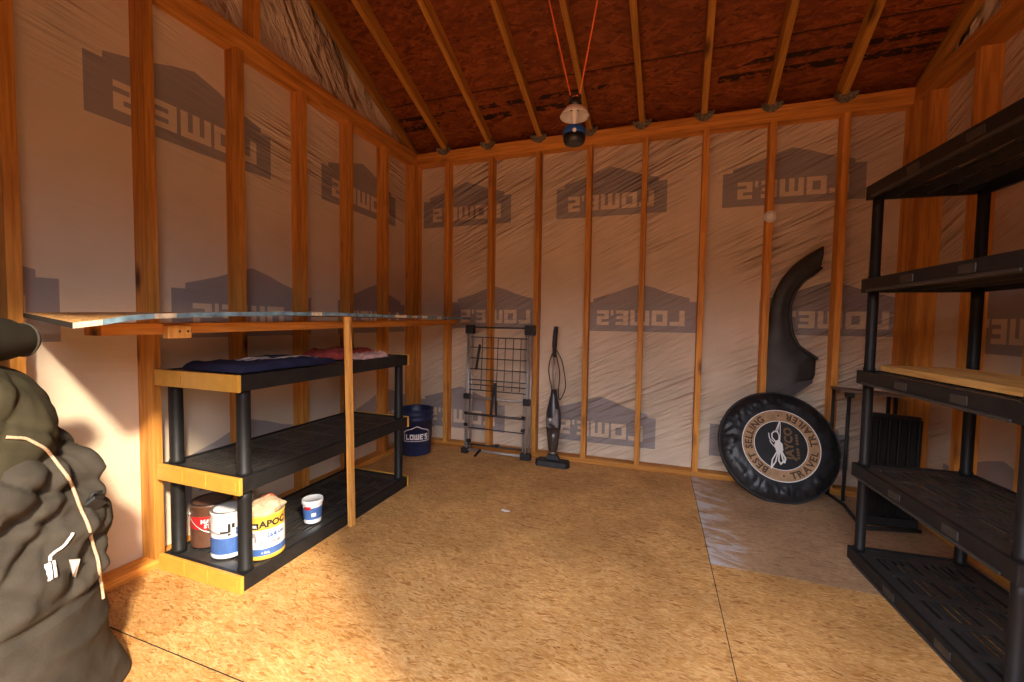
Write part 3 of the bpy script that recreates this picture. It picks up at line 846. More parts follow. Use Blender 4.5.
for (xa, ya, w_, l_) in ((.20, -1.86, .03, .17), (.235, -1.84, .02, .13), (.27, -1.78, .028, .16), (.24, -1.74, .06, .022), (.30, -1.70, .03, .13), (.33, -1.66, .022, .15), (.21, -1.66, .05, .02)):
    n = 8
    for i in range(n):
        ys_ = [ya + l_ * (i + k) / n for k in (0, 1)]
        wig = lambda y: .012 * math.sin(y * 40)
        pts = [(xa + wig(ys_[0]), ys_[0]), (xa + w_ + wig(ys_[0]), ys_[0]), (xa + w_ + wig(ys_[1]), ys_[1]), (xa + wig(ys_[1]), ys_[1])]
        b.face([(p[0], p[1], drop(navy, *p) + .0035) for p in pts])
b.build('shirt_print', 'print_white', navy, recalc=False, label='white printed lettering')
red = folded('folded_cloth', .08, .36, -1.36, -1.02, .050, 'red_cloth', 9.0).build('folded_cloth', 'red_cloth')
tag(red, 'folded dark red patterned cloth at the far end of the top tier', 'cloth')
pk = folded('folded_cloth', .372, .478, -1.30, -1.06, .032, 'pink_cloth', 12.0).build('folded_cloth', 'pink_cloth')
tag(pk, 'pale pink folded cloth beside the dark red one', 'cloth')

# ------------------------------------------------------------------ bucket in the corner
bx, by, br = .160, -.250, .140
bk = empty('bucket', (bx, by, 0), 'dark blue plastic bucket with a white logo in the far left corner', 'bucket')
b = MB()
b.lathe([(br * .86, .0), (br * .875, .006), (br * .97, .285), (br * 1.03, .287), (br * 1.03, .297), (br * .98, .30), (br * .985, .325), (br * 1.04, .327), (br * 1.04, .337), (br, .340), (br, .362), (br * 1.05, .365), (br * 1.05, .373), (br * .96, .374), (br * .93, .36), (br * .82, .01), (.0001, .01)], (bx, by, 0), 48)
b.build('bucket_body', 'bucket_blue', bk)
fB = facing(bx, by) + .06
def onb(u, v, o=.0025):
    z = .125 + v; R = br * (.875 + .095 * (z / .285)) + o
    return (bx + R * math.cos(fB + u / br), by + R * math.sin(fB + u / br), z)
b = MB()
lp = [(-.115, 0), (.115, 0), (.115, .078), (.098, .078), (.098, .088), (.05, .100), (0, .122), (-.05, .100), (-.098, .088), (-.098, .078), (-.115, .078)]
for i in range(len(lp)):
    p, q = Vector(lp[i]), Vector(lp[(i + 1) % len(lp)]); d = (q - p).normalized(); nn = Vector((-d.y, d.x)) * .0028
    k = max(1, int((q - p).length / .02))
    for j in range(k):
        a, c = p + (q - p) * j / k, p + (q - p) * (j + 1) / k
        b.face([onb(*(a - nn)), onb(*(c - nn)), onb(*(c + nn)), onb(*(a + nn))])
k = .195 / RW
for (a, c, d, e) in RECTS:
    m_ = max(1, int((d - a) / .3))
    for j in range(m_):
        ua, ub = a + (d - a) * j / m_, a + (d - a) * (j + 1) / m_
        b.face([onb(-.0975 + ua * k, .012 + c * .045), onb(-.0975 + ub * k, .012 + c * .045), onb(-.0975 + ub * k, .012 + e * .045), onb(-.0975 + ua * k, .012 + e * .045)])
b.build('bucket_logo', 'print_white', bk, recalc=False, label='white outlined house logo with lettering')
b = MB(); pts = []
for i in range(17):
    t = -PI / 2 + PI * i / 16
    pts.append((bx + br * 1.06 * math.cos(fB + 1.9 + t), by + br * 1.06 * math.sin(fB + 1.9 + t), .33 - .13 * math.cos(t)))
b.tube(pts, .003, 8); b.build('bail_handle', 'dark_rod', bk)

# ------------------------------------------------------------------ folded drying rack against the back wall
rk = empty('drying_rack', (.82, -.07, 0), 'folded grey metal clothes drying rack leaning on the back wall', 'drying rack')
def rp(x, z, d=0):   # leaning plane: bottom stands out, top touches studs
    return Vector((x, -.105 + .075 * z / 1.07 - d, z))
def rtube(name, pts, r, mat, lab=None):
    b = MB(); b.tube(pts, r, 10); return b.build(name, mat, rk, label=lab)
xl, xr_ = .555, 1.075
for x, d, zt in ((xl - .012, 0, 1.045), (xl + .012, .022, 1.045), (xl + .034, .004, 1.03)): rtube('side_tube', [rp(x, .02, d), rp(x - .012, zt, d)], .0085, 'steel_tube')
for x, d, zt in ((xr_ + .026, 0, 1.045), (xr_ + .002, .022, 1.045), (xr_ - .024, .004, 1.03)): rtube('side_tube', [rp(x, .02, d), rp(x - .006, zt, d)], .0085, 'steel_tube')
rtube('cross_tube', [rp(xl - .02, .035, .02), rp(xr_ + .02, .032, .02)], .0105, 'steel_tube')
rtube('cross_tube', [rp(xl + .0, .075, .002), rp(xr_, .075, .002)], .008, 'dark_rod')
rtube('cross_tube', [rp(xl - .01, .475, .024), rp(xr_ + .01, .460, .024)], .010, 'steel_tube')
rtube('cross_tube', [rp(xl, 1.05, .004), rp(xr_, 1.05, .004)], .007, 'dark_rod')
for z in (.97, .885, .795, .705, .615, .575, .53, .335, .325, .215):
    rtube('rod', [rp(xl + .012, z, .012), rp(xr_ - .006, z - .006, .012)], .0045, 'dark_rod')
for x in (.66, .80, .865, .935, 1.0):
    rtube('rod', [rp(x, .53, -.012), rp(x, .97, -.012)], .0032, 'dark_rod')
for x, z, w_, h_ in ((xl + .0, 1.035, .075, .075), (xr_ + .005, 1.035, .085, .080), (xl - .005, .025, .06, .05), (xr_ + .005, .030, .085, .055), (xl + .0, .475, .065, .045), (xr_ + .0, .46, .06, .055)):
    b = MB(); p = rp(x, z, .012); b.box(p.x - w_ / 2, p.x + w_ / 2, p.y - .024, p.y + .024, max(z - h_ / 2, .0), z + h_ / 2, .008); b.build('corner_joint', 'black_rubber', rk, label='black plastic joint')
for x, z in ((xl, .335), (xl, .24), (xl + .03, .11), (xr_ - .02, .335), (xr_ - .02, .235)):
    b = MB(); p = rp(x, z, .024); b.cyl(p - Vector((.016, 0, 0)), p + Vector((.016, 0, 0)), .014, n=14); b.build('hinge_knuckle', 'black_rubber', rk, label='black hinge')
# loose black feet and folded flaps
b = MB(); b.obox(rp(.63, .70, .03), rp(.655, .91, .03), .020, .012, up=(0, 1, 0), bevel=.004); b.build('strut', 'black_rubber', rk, label='black swing strut')
b = MB(); b.obox(rp(.775, .34, .03), rp(.800, .60, .03), .020, .012, up=(0, 1, 0), bevel=.004); b.build('strut', 'black_rubber', rk, label='black swing strut')
b = MB(); b.obox(rp(.825, .34, .032), rp(.806, .60, .032), .018, .012, up=(0, 1, 0), bevel=.004); b.build('strut', 'black_rubber', rk, label='black swing strut')
b = MB(); b.obox((.695, -.125, .045), (.675, -.20, .010), .018, .014, bevel=.004); b.build('foot', 'black_rubber', rk, label='black foot')
b = MB(); b.obox((.83, -.08, .085), (.83, -.115, .085), .035, .018, bevel=.004); b.build('catch', 'black_rubber', rk, label='black catch')

# ------------------------------------------------------------------ stick vacuum
vx = 1.305
vac = empty('stick_vacuum', (vx, -.10, 0), 'slim black and grey upright stick vacuum standing against the back wall', 'vacuum cleaner')
def vp(z, dx=0, dy=0): return Vector((vx - .030 * (z / 1.07) ** 1.2 + dx, -.135 + .115 * z / 1.07 + dy, z))
b = MB()
b.prism([(-.13, -.05), (-.11, -.085), (.12, -.085), (.14, -.04), (.13, .03), (-.12, .03)], lambda x, y: (vx + x, -.125 + y, .004), lambda x, y: (vx + x * .94, -.125 + y * .9, .045))
b.prism([(-.055, -.045), (.055, -.045), (.05, .02), (-.05, .02)], lambda x, y: (vx + x, -.12 + y, .045), lambda x, y: (vx + x * .7, -.12 + y * .8, .085))
b.build('floor_head', 'black_rubber', vac, bevel=.006)
def skin(name, zs, mat, lab=None, front=0):
    b = MB(); rings = []; n = 24
    for z, rx, ry in zs:
        c = vp(z); rings.append([b.bm.verts.new(c + Vector((rx * math.cos(2 * PI * i / n), ry * math.sin(2 * PI * i / n), 0))) for i in range(n)])
    fs = []
    for j in range(len(rings) - 1):
        for i in range(n): fs.append(b.bm.faces.new((rings[j][i], rings[j][(i + 1) % n], rings[j + 1][(i + 1) % n], rings[j + 1][i])))
    b._mark(fs, True); b._mark([b.bm.faces.new(rings[0][::-1]), b.bm.faces.new(rings[-1])])
    return b.build(name, mat, vac, label=lab)
skin('neck', [(.080, .020, .020), (.11, .022, .022)], 'steel_tube', 'grey swivel neck')
skin('dust_cup', [(.105, .030, .030), (.12, .036, .034), (.20, .046, .042), (.285, .056, .048)], 'vac_cup', 'smoky brown dust cup')
skin('motor_housing', [(.285, .058, .050), (.34, .060, .052), (.40, .057, .050), (.45, .046, .044), (.50, .034, .036), (.54, .026, .030), (.58, .020, .024)], 'vac_dark')
# light grey shell with teardrop opening on the front
b = MB()
b.prism([(-.030, .295), (.046, .295), (.052, .36), (.044, .43), (.022, .44), (.012, .38), (-.004, .345), (-.022, .345), (-.034, .37), (-.046, .36), (-.048, .32)],
        lambda u, z: vp(z, u, -.052 - .010 + u * u * 8), lambda u, z: vp(z, u, -.03))
b.build('shell_panel', 'vac_grey', vac, label='light grey shell panel')
b = MB(); b.cyl(vp(.355, -.012, -.050), vp(.357, -.012, -.064), .012, n=16); b.build('power_button', 'steel_tube', vac, label='silver button')
b = MB(); b.cyl(vp(.56), vp(.87), .0115, n=16); b.build('wand', 'steel_tube', vac, label='silver grey wand')
b = MB(); b.tube([vp(.83), vp(.90), vp(.96, .002), vp(1.02, .006), vp(1.068, .012)], .018, 14, samples=4, radii=[.016] * 5 + [.019] * 9 + [.017]); b.build('handle_grip', 'black_rubber', vac, label='black hand grip')
b = MB()
b.tube([vp(.885, .016, -.012), vp(.87, .03, -.02), vp(.80, .065, -.02), vp(.68, .090, -.02), vp(.60, .094, -.02), vp(.54, .075, -.02), vp(.505, .05, -.02), vp(.56, .040, -.02), vp(.70, .048, -.02), vp(.80, .03, -.02), vp(.86, .014, -.016)], .0042, 8, samples=6)
b.tube([vp(.86, -.014, -.01), vp(.80, -.032, -.02), vp(.73, -.040, -.02), vp(.66, -.030, -.02), vp(.58, -.012, -.02), vp(.52, -.01, -.03)], .0042, 8, samples=6)
b.build('power_cord', 'black_rubber', vac, label='black cord wound in loops')

# ------------------------------------------------------------------ round battery light on a stud
lx = sx[6]
pl = empty('puck_light', (lx - .002, 0, 1.832), 'small round white stick on light fixed to a stud of the back wall', 'light')
Mx = Matrix.Translation((lx - .002, 0, 1.832)) @ Matrix.Rotation(PI / 2, 4, 'X')
b = MB(); b.lathe([(.037, 0), (.038, .004), (.036, .018), (.030, .023), (.029, .020)], M=Mx, n=32); b.build('housing', 'white_plastic', pl)
b = MB(); b.lathe([(.029, .018), (.024, .025), (.012, .028), (.0001, .029)], M=Mx, n=32); b.build('lens', 'lamp_glass', pl, label='frosted lens')

# ------------------------------------------------------------------ car fender
fen = empty('car_fender', (2.88, 0, .2), 'black curved car fender standing behind the spare wheel cover', 'car part')
# outline measured on the wall plane y = -0.03
OUTW = [(3.047, 1.626), (2.965, 1.575), (2.885, 1.507), (2.822, 1.424), (2.777, 1.318), (2.759, 1.202), (2.750, 1.080), (2.739, .94), (2.733, .80), (2.731, .63), (2.74, .42), (2.80, .42)]
INNW = [(3.033, 1.484), (2.985, 1.436), (2.935, 1.400), (2.892, 1.330), (2.868, 1.245), (2.866, 1.164), (2.884, 1.055), (2.922, .970), (2.982, .925), (3.036, .888), (3.034, .765), (2.955, .665), (2.890, .625), (2.87, .42)]
def resample(P, n):
    Ls = [0]
    for a, c in zip(P, P[1:]): Ls.append(Ls[-1] + math.hypot(c[0] - a[0], c[1] - a[1]))
    out = []
    for i in range(n + 1):
        t = Ls[-1] * i / n; k = max(j for j in range(len(Ls)) if Ls[j] <= t + 1e-9); k = min(k, len(P) - 2)
        f = (t - Ls[k]) / max(1e-9, Ls[k + 1] - Ls[k]); out.append((P[k][0] + (P[k + 1][0] - P[k][0]) * f, P[k][1] + (P[k + 1][1] - P[k][1]) * f))
    return out
def smooth(P, it=2):
    for _ in range(it): P = [P[0]] + [((P[i - 1][0] + 2 * P[i][0] + P[i + 1][0]) / 4, (P[i - 1][1] + 2 * P[i][1] + P[i + 1][1]) / 4) for i in range(1, len(P) - 1)] + [P[-1]]
    return P
nF = 64
A = smooth(resample(OUTW, nF), 2)
I1 = smooth(resample(INNW[:10], 44), 2); I2 = resample(INNW[9:], 20)
Bp = I1 + I2[1:]
Bp = [Bp[min(len(Bp) - 1, int(round(i * (len(Bp) - 1) / nF)))] for i in range(nF + 1)]
b = MB(); m = 10; F, K = [], []
for i in range(nF + 1):
    rF, rK = [], []
    for j in range(m + 1):
        t = j / m; x = A[i][0] + (Bp[i][0] - A[i][0]) * t; z = A[i][1] + (Bp[i][1] - A[i][1]) * t
        y = .012 - .030 * math.sin(PI * min(1, t * 1.05)) ** .7 - (.018 * max(0, (t - .72) / .28) if i < 44 else .012 * max(0, 1 - abs(t - .62) * 6))
        rF.append(b.bm.verts.new((x, y, z))); rK.append(b.bm.verts.new((x, y + .006, z)))
    F.append(rF); K.append(rK)
fs = []
for i in range(nF):
    for j in range(m):
        fs.append(b.bm.faces.new((F[i][j], F[i][j + 1], F[i + 1][j + 1], F[i + 1][j]))); fs.append(b.bm.faces.new((K[i][j], K[i + 1][j], K[i + 1][j + 1], K[i][j + 1])))
    for j in (0, m): fs.append(b.bm.faces.new((F[i][j], F[i + 1][j], K[i + 1][j], K[i][j])))
for i in (0, nF):
    for j in range(m): fs.append(b.bm.faces.new((F[i][j], K[i][j], K[i][j + 1], F[i][j + 1])))
b._mark(fs, True); b.build('fender_panel', 'fender', fen)
# rolled wheel-arch lip
b = MB(); b.tube([(x + .004, -.012, z) for x, z in I1], .009, 8); b.build('arch_lip', 'fender', fen)
b = MB(); b.prism(smooth([(2.80, .60), (2.815, .66), (2.86, .705), (2.93, .735), (3.03, .762), (3.03, .742), (2.96, .685), (2.905, .645), (2.87, .60)], 1), lambda x, z: (x, -.032, z), lambda x, z: (x, -.020, z))
b.build('lower_flare', 'fender_shine', fen, label='moulded lower flare with its highlight painted lighter')

# ------------------------------------------------------------------ spare wheel in a printed cover
WR_, TH = .355, .088
tilt = math.radians(21)
cen = Vector((2.772, -.300, 0)) ; 
up = Vector((0, math.sin(tilt), math.cos(tilt))); nrm = Vector((0.10, -math.cos(tilt), math.sin(tilt))).normalized()
rt = up.cross(nrm).normalized() * -1; 
rt = Vector((1, 0, 0)); rt = (rt - nrm * rt.dot(nrm)).normalized(); up = nrm.cross(rt).normalized()
if up.z < 0: up = -up
ctr = Vector((2.800, -.338, 0)) + up * (WR_ * 1.0) ; ctr.z += .012
Mw = Matrix.Translation(ctr) @ Matrix((rt, up, nrm)).transposed().to_4x4()    # local x right, y up, z out of the face
wc = empty('wheel_cover', (ctr.x, ctr.y, 0), 'round black vinyl spare wheel cover with a printed ring emblem leaning on the back wall', 'wheel cover')
b = MB(); n = 260
prof = [(.0001, .0), (.05, .0), (.10, .0), (.16, .0), (.20, .0), (.225, -.001), (.235, -.0012), (.245, -.0015), (.255, -.002), (.265, -.003), (.275, -.004), (.285, -.006), (.295, -.008), (.305, -.012), (.315, -.017), (.324, -.023), (.336, -.030), (.346, -.042), (WR_, -.058), (.345, -.072), (.325, -.083), (.28, -.087), (.2, -.088), (.0001, -.088)]
rings = []
for r, z in prof:
    if r < .001: rings.append([b.bm.verts.new(Mw @ Vector((0, 0, z)))]); continue
    ring = []
    for i in range(n):
        t = 2 * PI * i / n; x, y = math.cos(t), math.sin(t)
        k = max(0, (r - .238) / .05)
        wr_ = (.011 * (billow(Vector((x * 1.6, y * 1.6, r * 9)), (2.2, 2.2, 1), 3) - .4) + .006 * (billow(Vector((x * 3, y * 3, r * 16)), (2.4, 2.4, 1), 9) - .4)) * min(1, k) * (1 if z > -.05 else .25)
        ring.append(b.bm.verts.new(Mw @ Vector((x * (r - abs(wr_) * .3), y * (r - abs(wr_) * .3), z + wr_))))
    rings.append(ring)
fs = []
for j in range(len(rings) - 1):
    a_, c_ = rings[j], rings[j + 1]
    for i in range(n):
        k = (i + 1) % n
        if len(a_) == 1: fs.append(b.bm.faces.new((a_[0], c_[i], c_[k])))
        elif len(c_) == 1: fs.append(b.bm.faces.new((a_[i], c_[0], a_[k])))
        else: fs.append(b.bm.faces.new((a_[i], c_[i], c_[k], a_[k])))
b._mark(fs, True); b.build('cover_shell', 'vinyl', wc)
b = MB(); b.tube([Mw @ Vector((.346 * math.cos(t), .346 * math.sin(t), -.040)) for t in [2 * PI * i / 72 for i in range(72)]], .0035, 6, closed=True); b.build('piping', 'vinyl_seam', wc, label='sewn edge piping')
def disc_ring(name, r0, r1, mat, off, lab):
    b = MB(); n = 72
    for i in range(n):
        t0, t1 = 2 * PI * i / n, 2 * PI * (i + 1) / n
        b.face([Mw @ Vector((r * math.cos(t), r * math.sin(t), off)) for r, t in ((r0, t0), (r1, t0), (r1, t1), (r0, t1))])
    return b.build(name, mat, wc, recalc=False, label=lab)
R0, R1 = .154, .219
disc_ring('printed_band', R0, R1, 'ring_tan', .0035, 'tan printed ring')
disc_ring('printed_outline', R1, R1 + .005, 'print_white', .004, 'white outer outline')
disc_ring('printed_outline', R0 - .004, R0, 'print_white', .004, 'white inner outline')
# design is turned a quarter turn to the left: design up = image left
TURN = PI / 2 + math.radians(2)
def dsg(u, v, off=.005):
    return dsg_(u, v, off)
def dsg_(u, v, off=.005):
    c, s = math.cos(TURN), math.sin(TURN)
    return Mw @ Vector((u * c - v * s, u * s + v * c, off))
def arc_text(b, txt, rad, size, mid, top=True, span=None, bold=.002):
    adv = [text_rects(ch, size, bold)[2] + size * .13 if ch != ' ' else size * .45 for ch in txt]
    tot = sum(adv); k = span / (tot / rad) if span else 1
    pos = 0
    for ch, a_ in zip(txt, adv):
        c = (pos + a_ / 2 - tot / 2) / rad * k; pos += a_
        if ch == ' ': continue
        th_ = mid - c if top else mid + c
        if top: fn = lambda x, y, th_=th_: dsg((rad + y) * math.cos(th_) + x * math.sin(th_), (rad + y) * math.sin(th_) - x * math.cos(th_), .0052)
        else: fn = lambda x, y, th_=th_: dsg((rad - y) * math.cos(th_) - x * math.sin(th_), (rad - y) * math.sin(th_) + x * math.cos(th_), .0052)
        put_text(b, ch, size, fn, bold)
b = MB(); sz = .057
arc_text(b, 'BEST SELLING', R0 + .012, sz, PI / 2, True, 2.15)
b.build('ring_lettering', 'print_brown', wc, recalc=False, label='dark brown lettering on the left of the ring')
b = MB()
arc_text(b, 'TRAVEL TRAILER', R1 - .012, sz, -PI / 2, False, 2.75)
b.build('ring_lettering', 'print_brown', wc, recalc=False, label='dark brown lettering on the right of the ring')
for a_ in (0, PI):
    b = MB(); b.face([dsg(.1865 * math.cos(a_) + .006 * math.cos(t), .1865 * math.sin(a_) + .006 * math.sin(t), .0052) for t in [2 * PI * i / 12 for i in range(12)]]); b.build('ring_dot', 'print_brown', wc, recalc=False, label='dark dot on the ring')
# bird emblem (design coordinates: u right, v up)
b = MB()
bird = [(-.095, -.004), (-.060, .012), (-.035, .010), (-.018, .026), (.004, .034), (.030, .032), (.050, .022), (.058, .008), (.112, -.004), (.056, -.006), (.046, -.014), (.020, -.010), (.000, -.018), (-.026, -.022), (-.050, -.016), (-.040, -.006), (-.070, -.012)]
body = [(-.020, .022), (.012, .030), (.040, .026), (.055, .010), (.108, .000), (.055, -.002), (.036, -.004), (.006, -.008), (-.022, -.012), (-.055, -.016), (-.032, -.002), (-.066, -.004), (-.040, .006), (-.078, .010), (-.040, .016)]
def stroke(pts, w):
    for p, q in zip(pts, pts[1:]):
        p, q = Vector(p), Vector(q); d = (q - p).normalized(); n_ = Vector((-d.y, d.x)) * w / 2
        b.face([dsg(*(p - n_ - d * w * .3)), dsg(*(q - n_ + d * w * .3)), dsg(*(q + n_ + d * w * .3)), dsg(*(p + n_ - d * w * .3))])
dsg = lambda u, v, off=.006: dsg_(u * 1.29, v * 1.29, off)
wk = 1.5
b.face([dsg(*p) for p in [(-.034, .022), (-.002, .030), (.020, .022), (.026, .008), (.006, -.008), (-.024, -.008), (-.040, .004)]])
stroke([(.014, .020), (.034, .036), (.054, .036), (.066, .024), (.064, .010), (.048, .004), (.030, .006), (.016, .012)], .0055)
stroke([(.066, .018), (.118, -.004)], .004)
stroke([(.064, .010), (.118, -.004)], .0035)
stroke([(.000, .006), (.060, -.002), (.112, -.006)], .0035)
stroke([(-.028, .018), (-.072, .044), (-.112, .052)], .006)
stroke([(-.028, .014), (-.080, .030), (-.112, .052)], .006)
stroke([(-.028, .010), (-.074, .016), (-.090, .008)], .007)
stroke([(-.030, .004), (-.076, -.004), (-.090, .008)], .007)
stroke([(-.030, .000), (-.062, -.014), (-.082, -.008)], .008)
stroke([(.014, .030), (.030, .048), (.056, .050)], .004)
stroke([(-.012, .026), (.008, .042), (.022, .048)], .004)
b.build('bird_emblem', 'print_white', wc, recalc=False, label='white bird emblem')
b = MB(); put_text(b, 'JAYCO', .050, lambda x, y: dsg(x + .010, y - .052), .0022); b.build('emblem_lettering', 'print_tan', wc, recalc=False, label='brown lettering beside the bird')
b = MB()
for i in range(9):
    if i == 4: continue
    b.face([dsg(-.060 + .0135 * i, -.078), dsg(-.050 + .0135 * i, -.078), dsg(-.050 + .0135 * i, -.066), dsg(-.060 + .0135 * i, -.066)])
b.build('emblem_small_print', 'print_tan', wc, recalc=False, label='small tan line of print')

# ------------------------------------------------------------------ folded black stand behind the right shelf
fs_ = empty('folding_stand', (3.25, -.3, 0), 'black metal folding stand with a weathered board top behind the tall shelves', 'folding stand')
b = MB()
b.tube([(3.120, -.022, .012), (3.150, -.20, .012), (3.122, -.50, .012), (3.150, -.508, .012), (3.40, -.455, .012)], .010, 8); b.build('foot_rail', 'black_rubber', fs_)
for y, x, zt in ((-.028, 3.124, .700), (-.135, 3.168, .690)):
    b = MB(); b.tube([(x, y, .012), (x + .006, y, zt)], .010, 10); b.build('leg', 'black_rubber', fs_)
for y in (-.055, -.135):
    b = MB(); b.tube([(3.405, y, .012), (3.405, y, .682)], .010, 10); b.build('leg', 'black_rubber', fs_)
b = MB(); b.box(3.152, 3.196, -.155, -.120, .666, .698, .006); b.build('corner_bracket', 'black_rubber', fs_)
b = MB(); b.obox((3.118, -.085, .708), (3.425, -.085, .690), .15, .016, bevel=.003); b.build('board_top', 'board_grey', fs_, label='weathered grey brown board top')
# ribbed black panel hanging in the frame
b = MB()
b.obox((3.150, -.40, .615), (3.405, -.385, .600), .030, .030, bevel=.006); b.build('top_rail', 'black_rubber', fs_)
b = MB(); b.prism([(3.150, .04), (3.395, .03), (3.405, .600), (3.150, .612)], lambda x, z: (x, -.415, z), lambda x, z: (x, -.400, z)); b.build('back_panel', 'black_plastic', fs_)
for i in range(6):
    x = 3.165 + .043 * i
    b = MB(); b.obox((x, -.424, .04), (x + .006, -.424, .60), .014, .018, up=(0, 1, 0), bevel=.005); b.build('rib', 'black_plastic_post', fs_)
b = MB(); b.obox((3.14, -.43, .035), (3.40, -.41, .035), .05, .05, bevel=.008); b.build('bottom_rail', 'black_rubber', fs_)

# ------------------------------------------------------------------ lantern hanging from two rafters
lxn, lyn = 1.705, -1.58
lan = empty('lantern', (lxn, lyn, 1.80), 'small blue and black camping lantern hung from orange cord under the roof', 'lantern')
b = MB(); b.lathe([(.028, 1.800), (.036, 1.803), (.041, 1.811), (.044, 1.834)], (lxn, lyn, 0), 32); b.build('base', 'lantern_black', lan)
b = MB(); b.lathe([(.044, 1.834), (.0455, 1.837), (.0455, 1.854), (.040, 1.861), (.032, 1.863)], (lxn, lyn, 0), 32); b.build('collar', 'lantern_blue', lan, label='blue collar')
b = MB(); b.lathe([(.009, 1.862), (.010, 1.900), (.011, 1.925), (.008, 1.940)], (lxn, lyn, 0), 20); b.build('globe', 'lamp_glass', lan, label='pale bulb')
b = MB(); b.lathe([(.057, 1.906), (.0575, 1.909), (.048, 1.926), (.034, 1.940), (.026, 1.944), (.026, 1.941), (.033, 1.937), (.046, 1.923), (.055, 1.907)], (lxn, lyn, 0), 40, cap=False); b.build('reflector', 'reflector', lan, label='shiny flared reflector')
b = MB(); b.lathe([(.026, 1.940), (.026, 1.958), (.024, 1.970), (.018, 1.976)], (lxn, lyn, 0), 28); b.build('cap', 'lantern_black', lan)
b = MB()
for s in (-1, 1): b.tube([(lxn + s * .020, lyn, 1.955), (lxn + s * .022, lyn, 1.985), (lxn + s * .008, lyn, 1.992)], .003, 8)
b.tube([(lxn - .022, lyn, 1.985), (lxn, lyn, 1.994), (lxn + .022, lyn, 1.985)], .004, 8); b.build('hanging_loop', 'lantern_black', lan)
b = MB(); f = facing(lxn, lyn); b.cyl((lxn + .043 * math.cos(f), lyn + .043 * math.sin(f), 1.836), (lxn + .049 * math.cos(f), lyn + .049 * math.sin(f), 1.836), .007, n=14); b.build('switch', 'white_plastic', lan, label='white switch')
b = MB()
zt = 3.10; k = .40
pl_ = (lxn - .018, lyn, 1.990); pr_ = (lxn + .018, lyn, 1.990)
xa_, xb_ = RX[3] + .03, RX[4] - .03
xa_, xb_ = 1.44, 1.90
b.tube([(RX[3] + .0, YR + .1, zr(YR + .1) + .02), (xa_, YR + .02, 3.0), pl_, (lxn, lyn, 1.984), pr_, (xb_, YR + .02, 2.98), (RX[4], YR + .1, zr(YR + .1) + .02)], .0028, 8)
o = b.build('hanging_cord', 'orange_cord'); tag(o, 'thin orange cord looped from the rafters to the lantern', 'cord')

# ------------------------------------------------------------------ canvas bundle at the left
cb = empty('canvas_bundle', (.30, -2.74, 0), 'large grey brown canvas bundle tied with rope at the left edge', 'canvas bundle')
def blob(c, rfun, zs, nu, disp, mat, name, lab=None, parent=cb):
    b = MB(); rings = []
    for z in zs:
        ring = []
        for i in range(nu):
            t = 2 * PI * i / nu; rx, ry, ox, oy = rfun(z, t)
            p = Vector((c[0] + ox + rx * math.cos(t), c[1] + oy + ry * math.sin(t), z))
            out = Vector((math.cos(t), math.sin(t), 0)); p += out * disp(p, t, z)
            p.z = max(p.z, .004)
            ring.append(b.bm.verts.new(p))
        rings.append(ring)
    fs = []
    for j in range(len(rings) - 1):
        for i in range(nu): fs.append(b.bm.faces.new((rings[j][i], rings[j][(i + 1) % nu], rings[j + 1][(i + 1) % nu], rings[j + 1][i])))
    b._mark(fs, True); b._mark([b.bm.faces.new(rings[0][::-1]), b.bm.faces.new(rings[-1])], True)
    return b.build(name, mat, parent, label=lab)
def ridged(p, s, o):
    n_ = noise.noise(Vector((p.x * s[0], p.y * s[1], p.z * s[2])) + Vector((o, o * .7, 0))); return 1 - abs(n_) * 2
def creases(s_, z, a1, a2):
    """long slanting drapery folds over a cloth surface (s_ across, z up)"""
    w1 = .05 * noise.noise(Vector((s_ * 4, z * 4, 5)))
    f = lambda a, ku, kv, o: billow(Vector(((s_ * math.cos(a) + z * math.sin(a)) * ku, (-s_ * math.sin(a) + z * math.cos(a) + w1) * kv, o)), (1, 1, 1), o)
    return a1 * (f(.75, 1.6, 7.5, 2.3) - .5) + a2 * (f(-.45, 2.2, 13, 7.1) - .5) + .35 * a2 * (f(1.1, 3, 24, 4.4) - .5)
def lerp_tab(tab, z):
    for (a, va), (c, vc) in zip(tab, tab[1:]):
        if z <= c: return va + (vc - va) * max(0, (z - a) / (c - a))
    return tab[-1][1]
TAB = [(0, .325), (.06, .322), (.2, .312), (.32, .305), (.36, .306), (.45, .300), (.55, .295), (.65, .282), (.71, .258), (.76, .20), (.80, .12), (.815, .03)]
def main_r(z, t):
    r = lerp_tab(TAB, z); return r * .95, r * .95, .0, .0
def main_d(p, t, z):
    up_ = min(1, max(0, (z - .33) / .06)); q = p + Vector((0, 0, 0))
    big = creases(t * .33, z, .045, .020)
    low = .004 * fract((p.x * 9, p.y * 9, p.z * 12), 4) + .014 * (ridged(Vector((p.x, p.y, p.z + .35 * (p.x + p.y))), (3, 3, 9), 4.0) - .4)
    hem = -.012 if abs(z - .345) < .010 else 0
    lump = .035 * math.exp(-((t - 1.15) / .30) ** 2) * math.exp(-(z / .075) ** 2)      # fold spreading on the floor
    return (big * (.25 + .9 * up_) if z > .3 else 0) * up_ + low * (1 - up_) + hem + lump
blob((.360, -2.745), main_r, [.004, .012, .025] + [.04 + .0087 * i for i in range(90)], 260, main_d, 'canvas', 'canvas_cover')
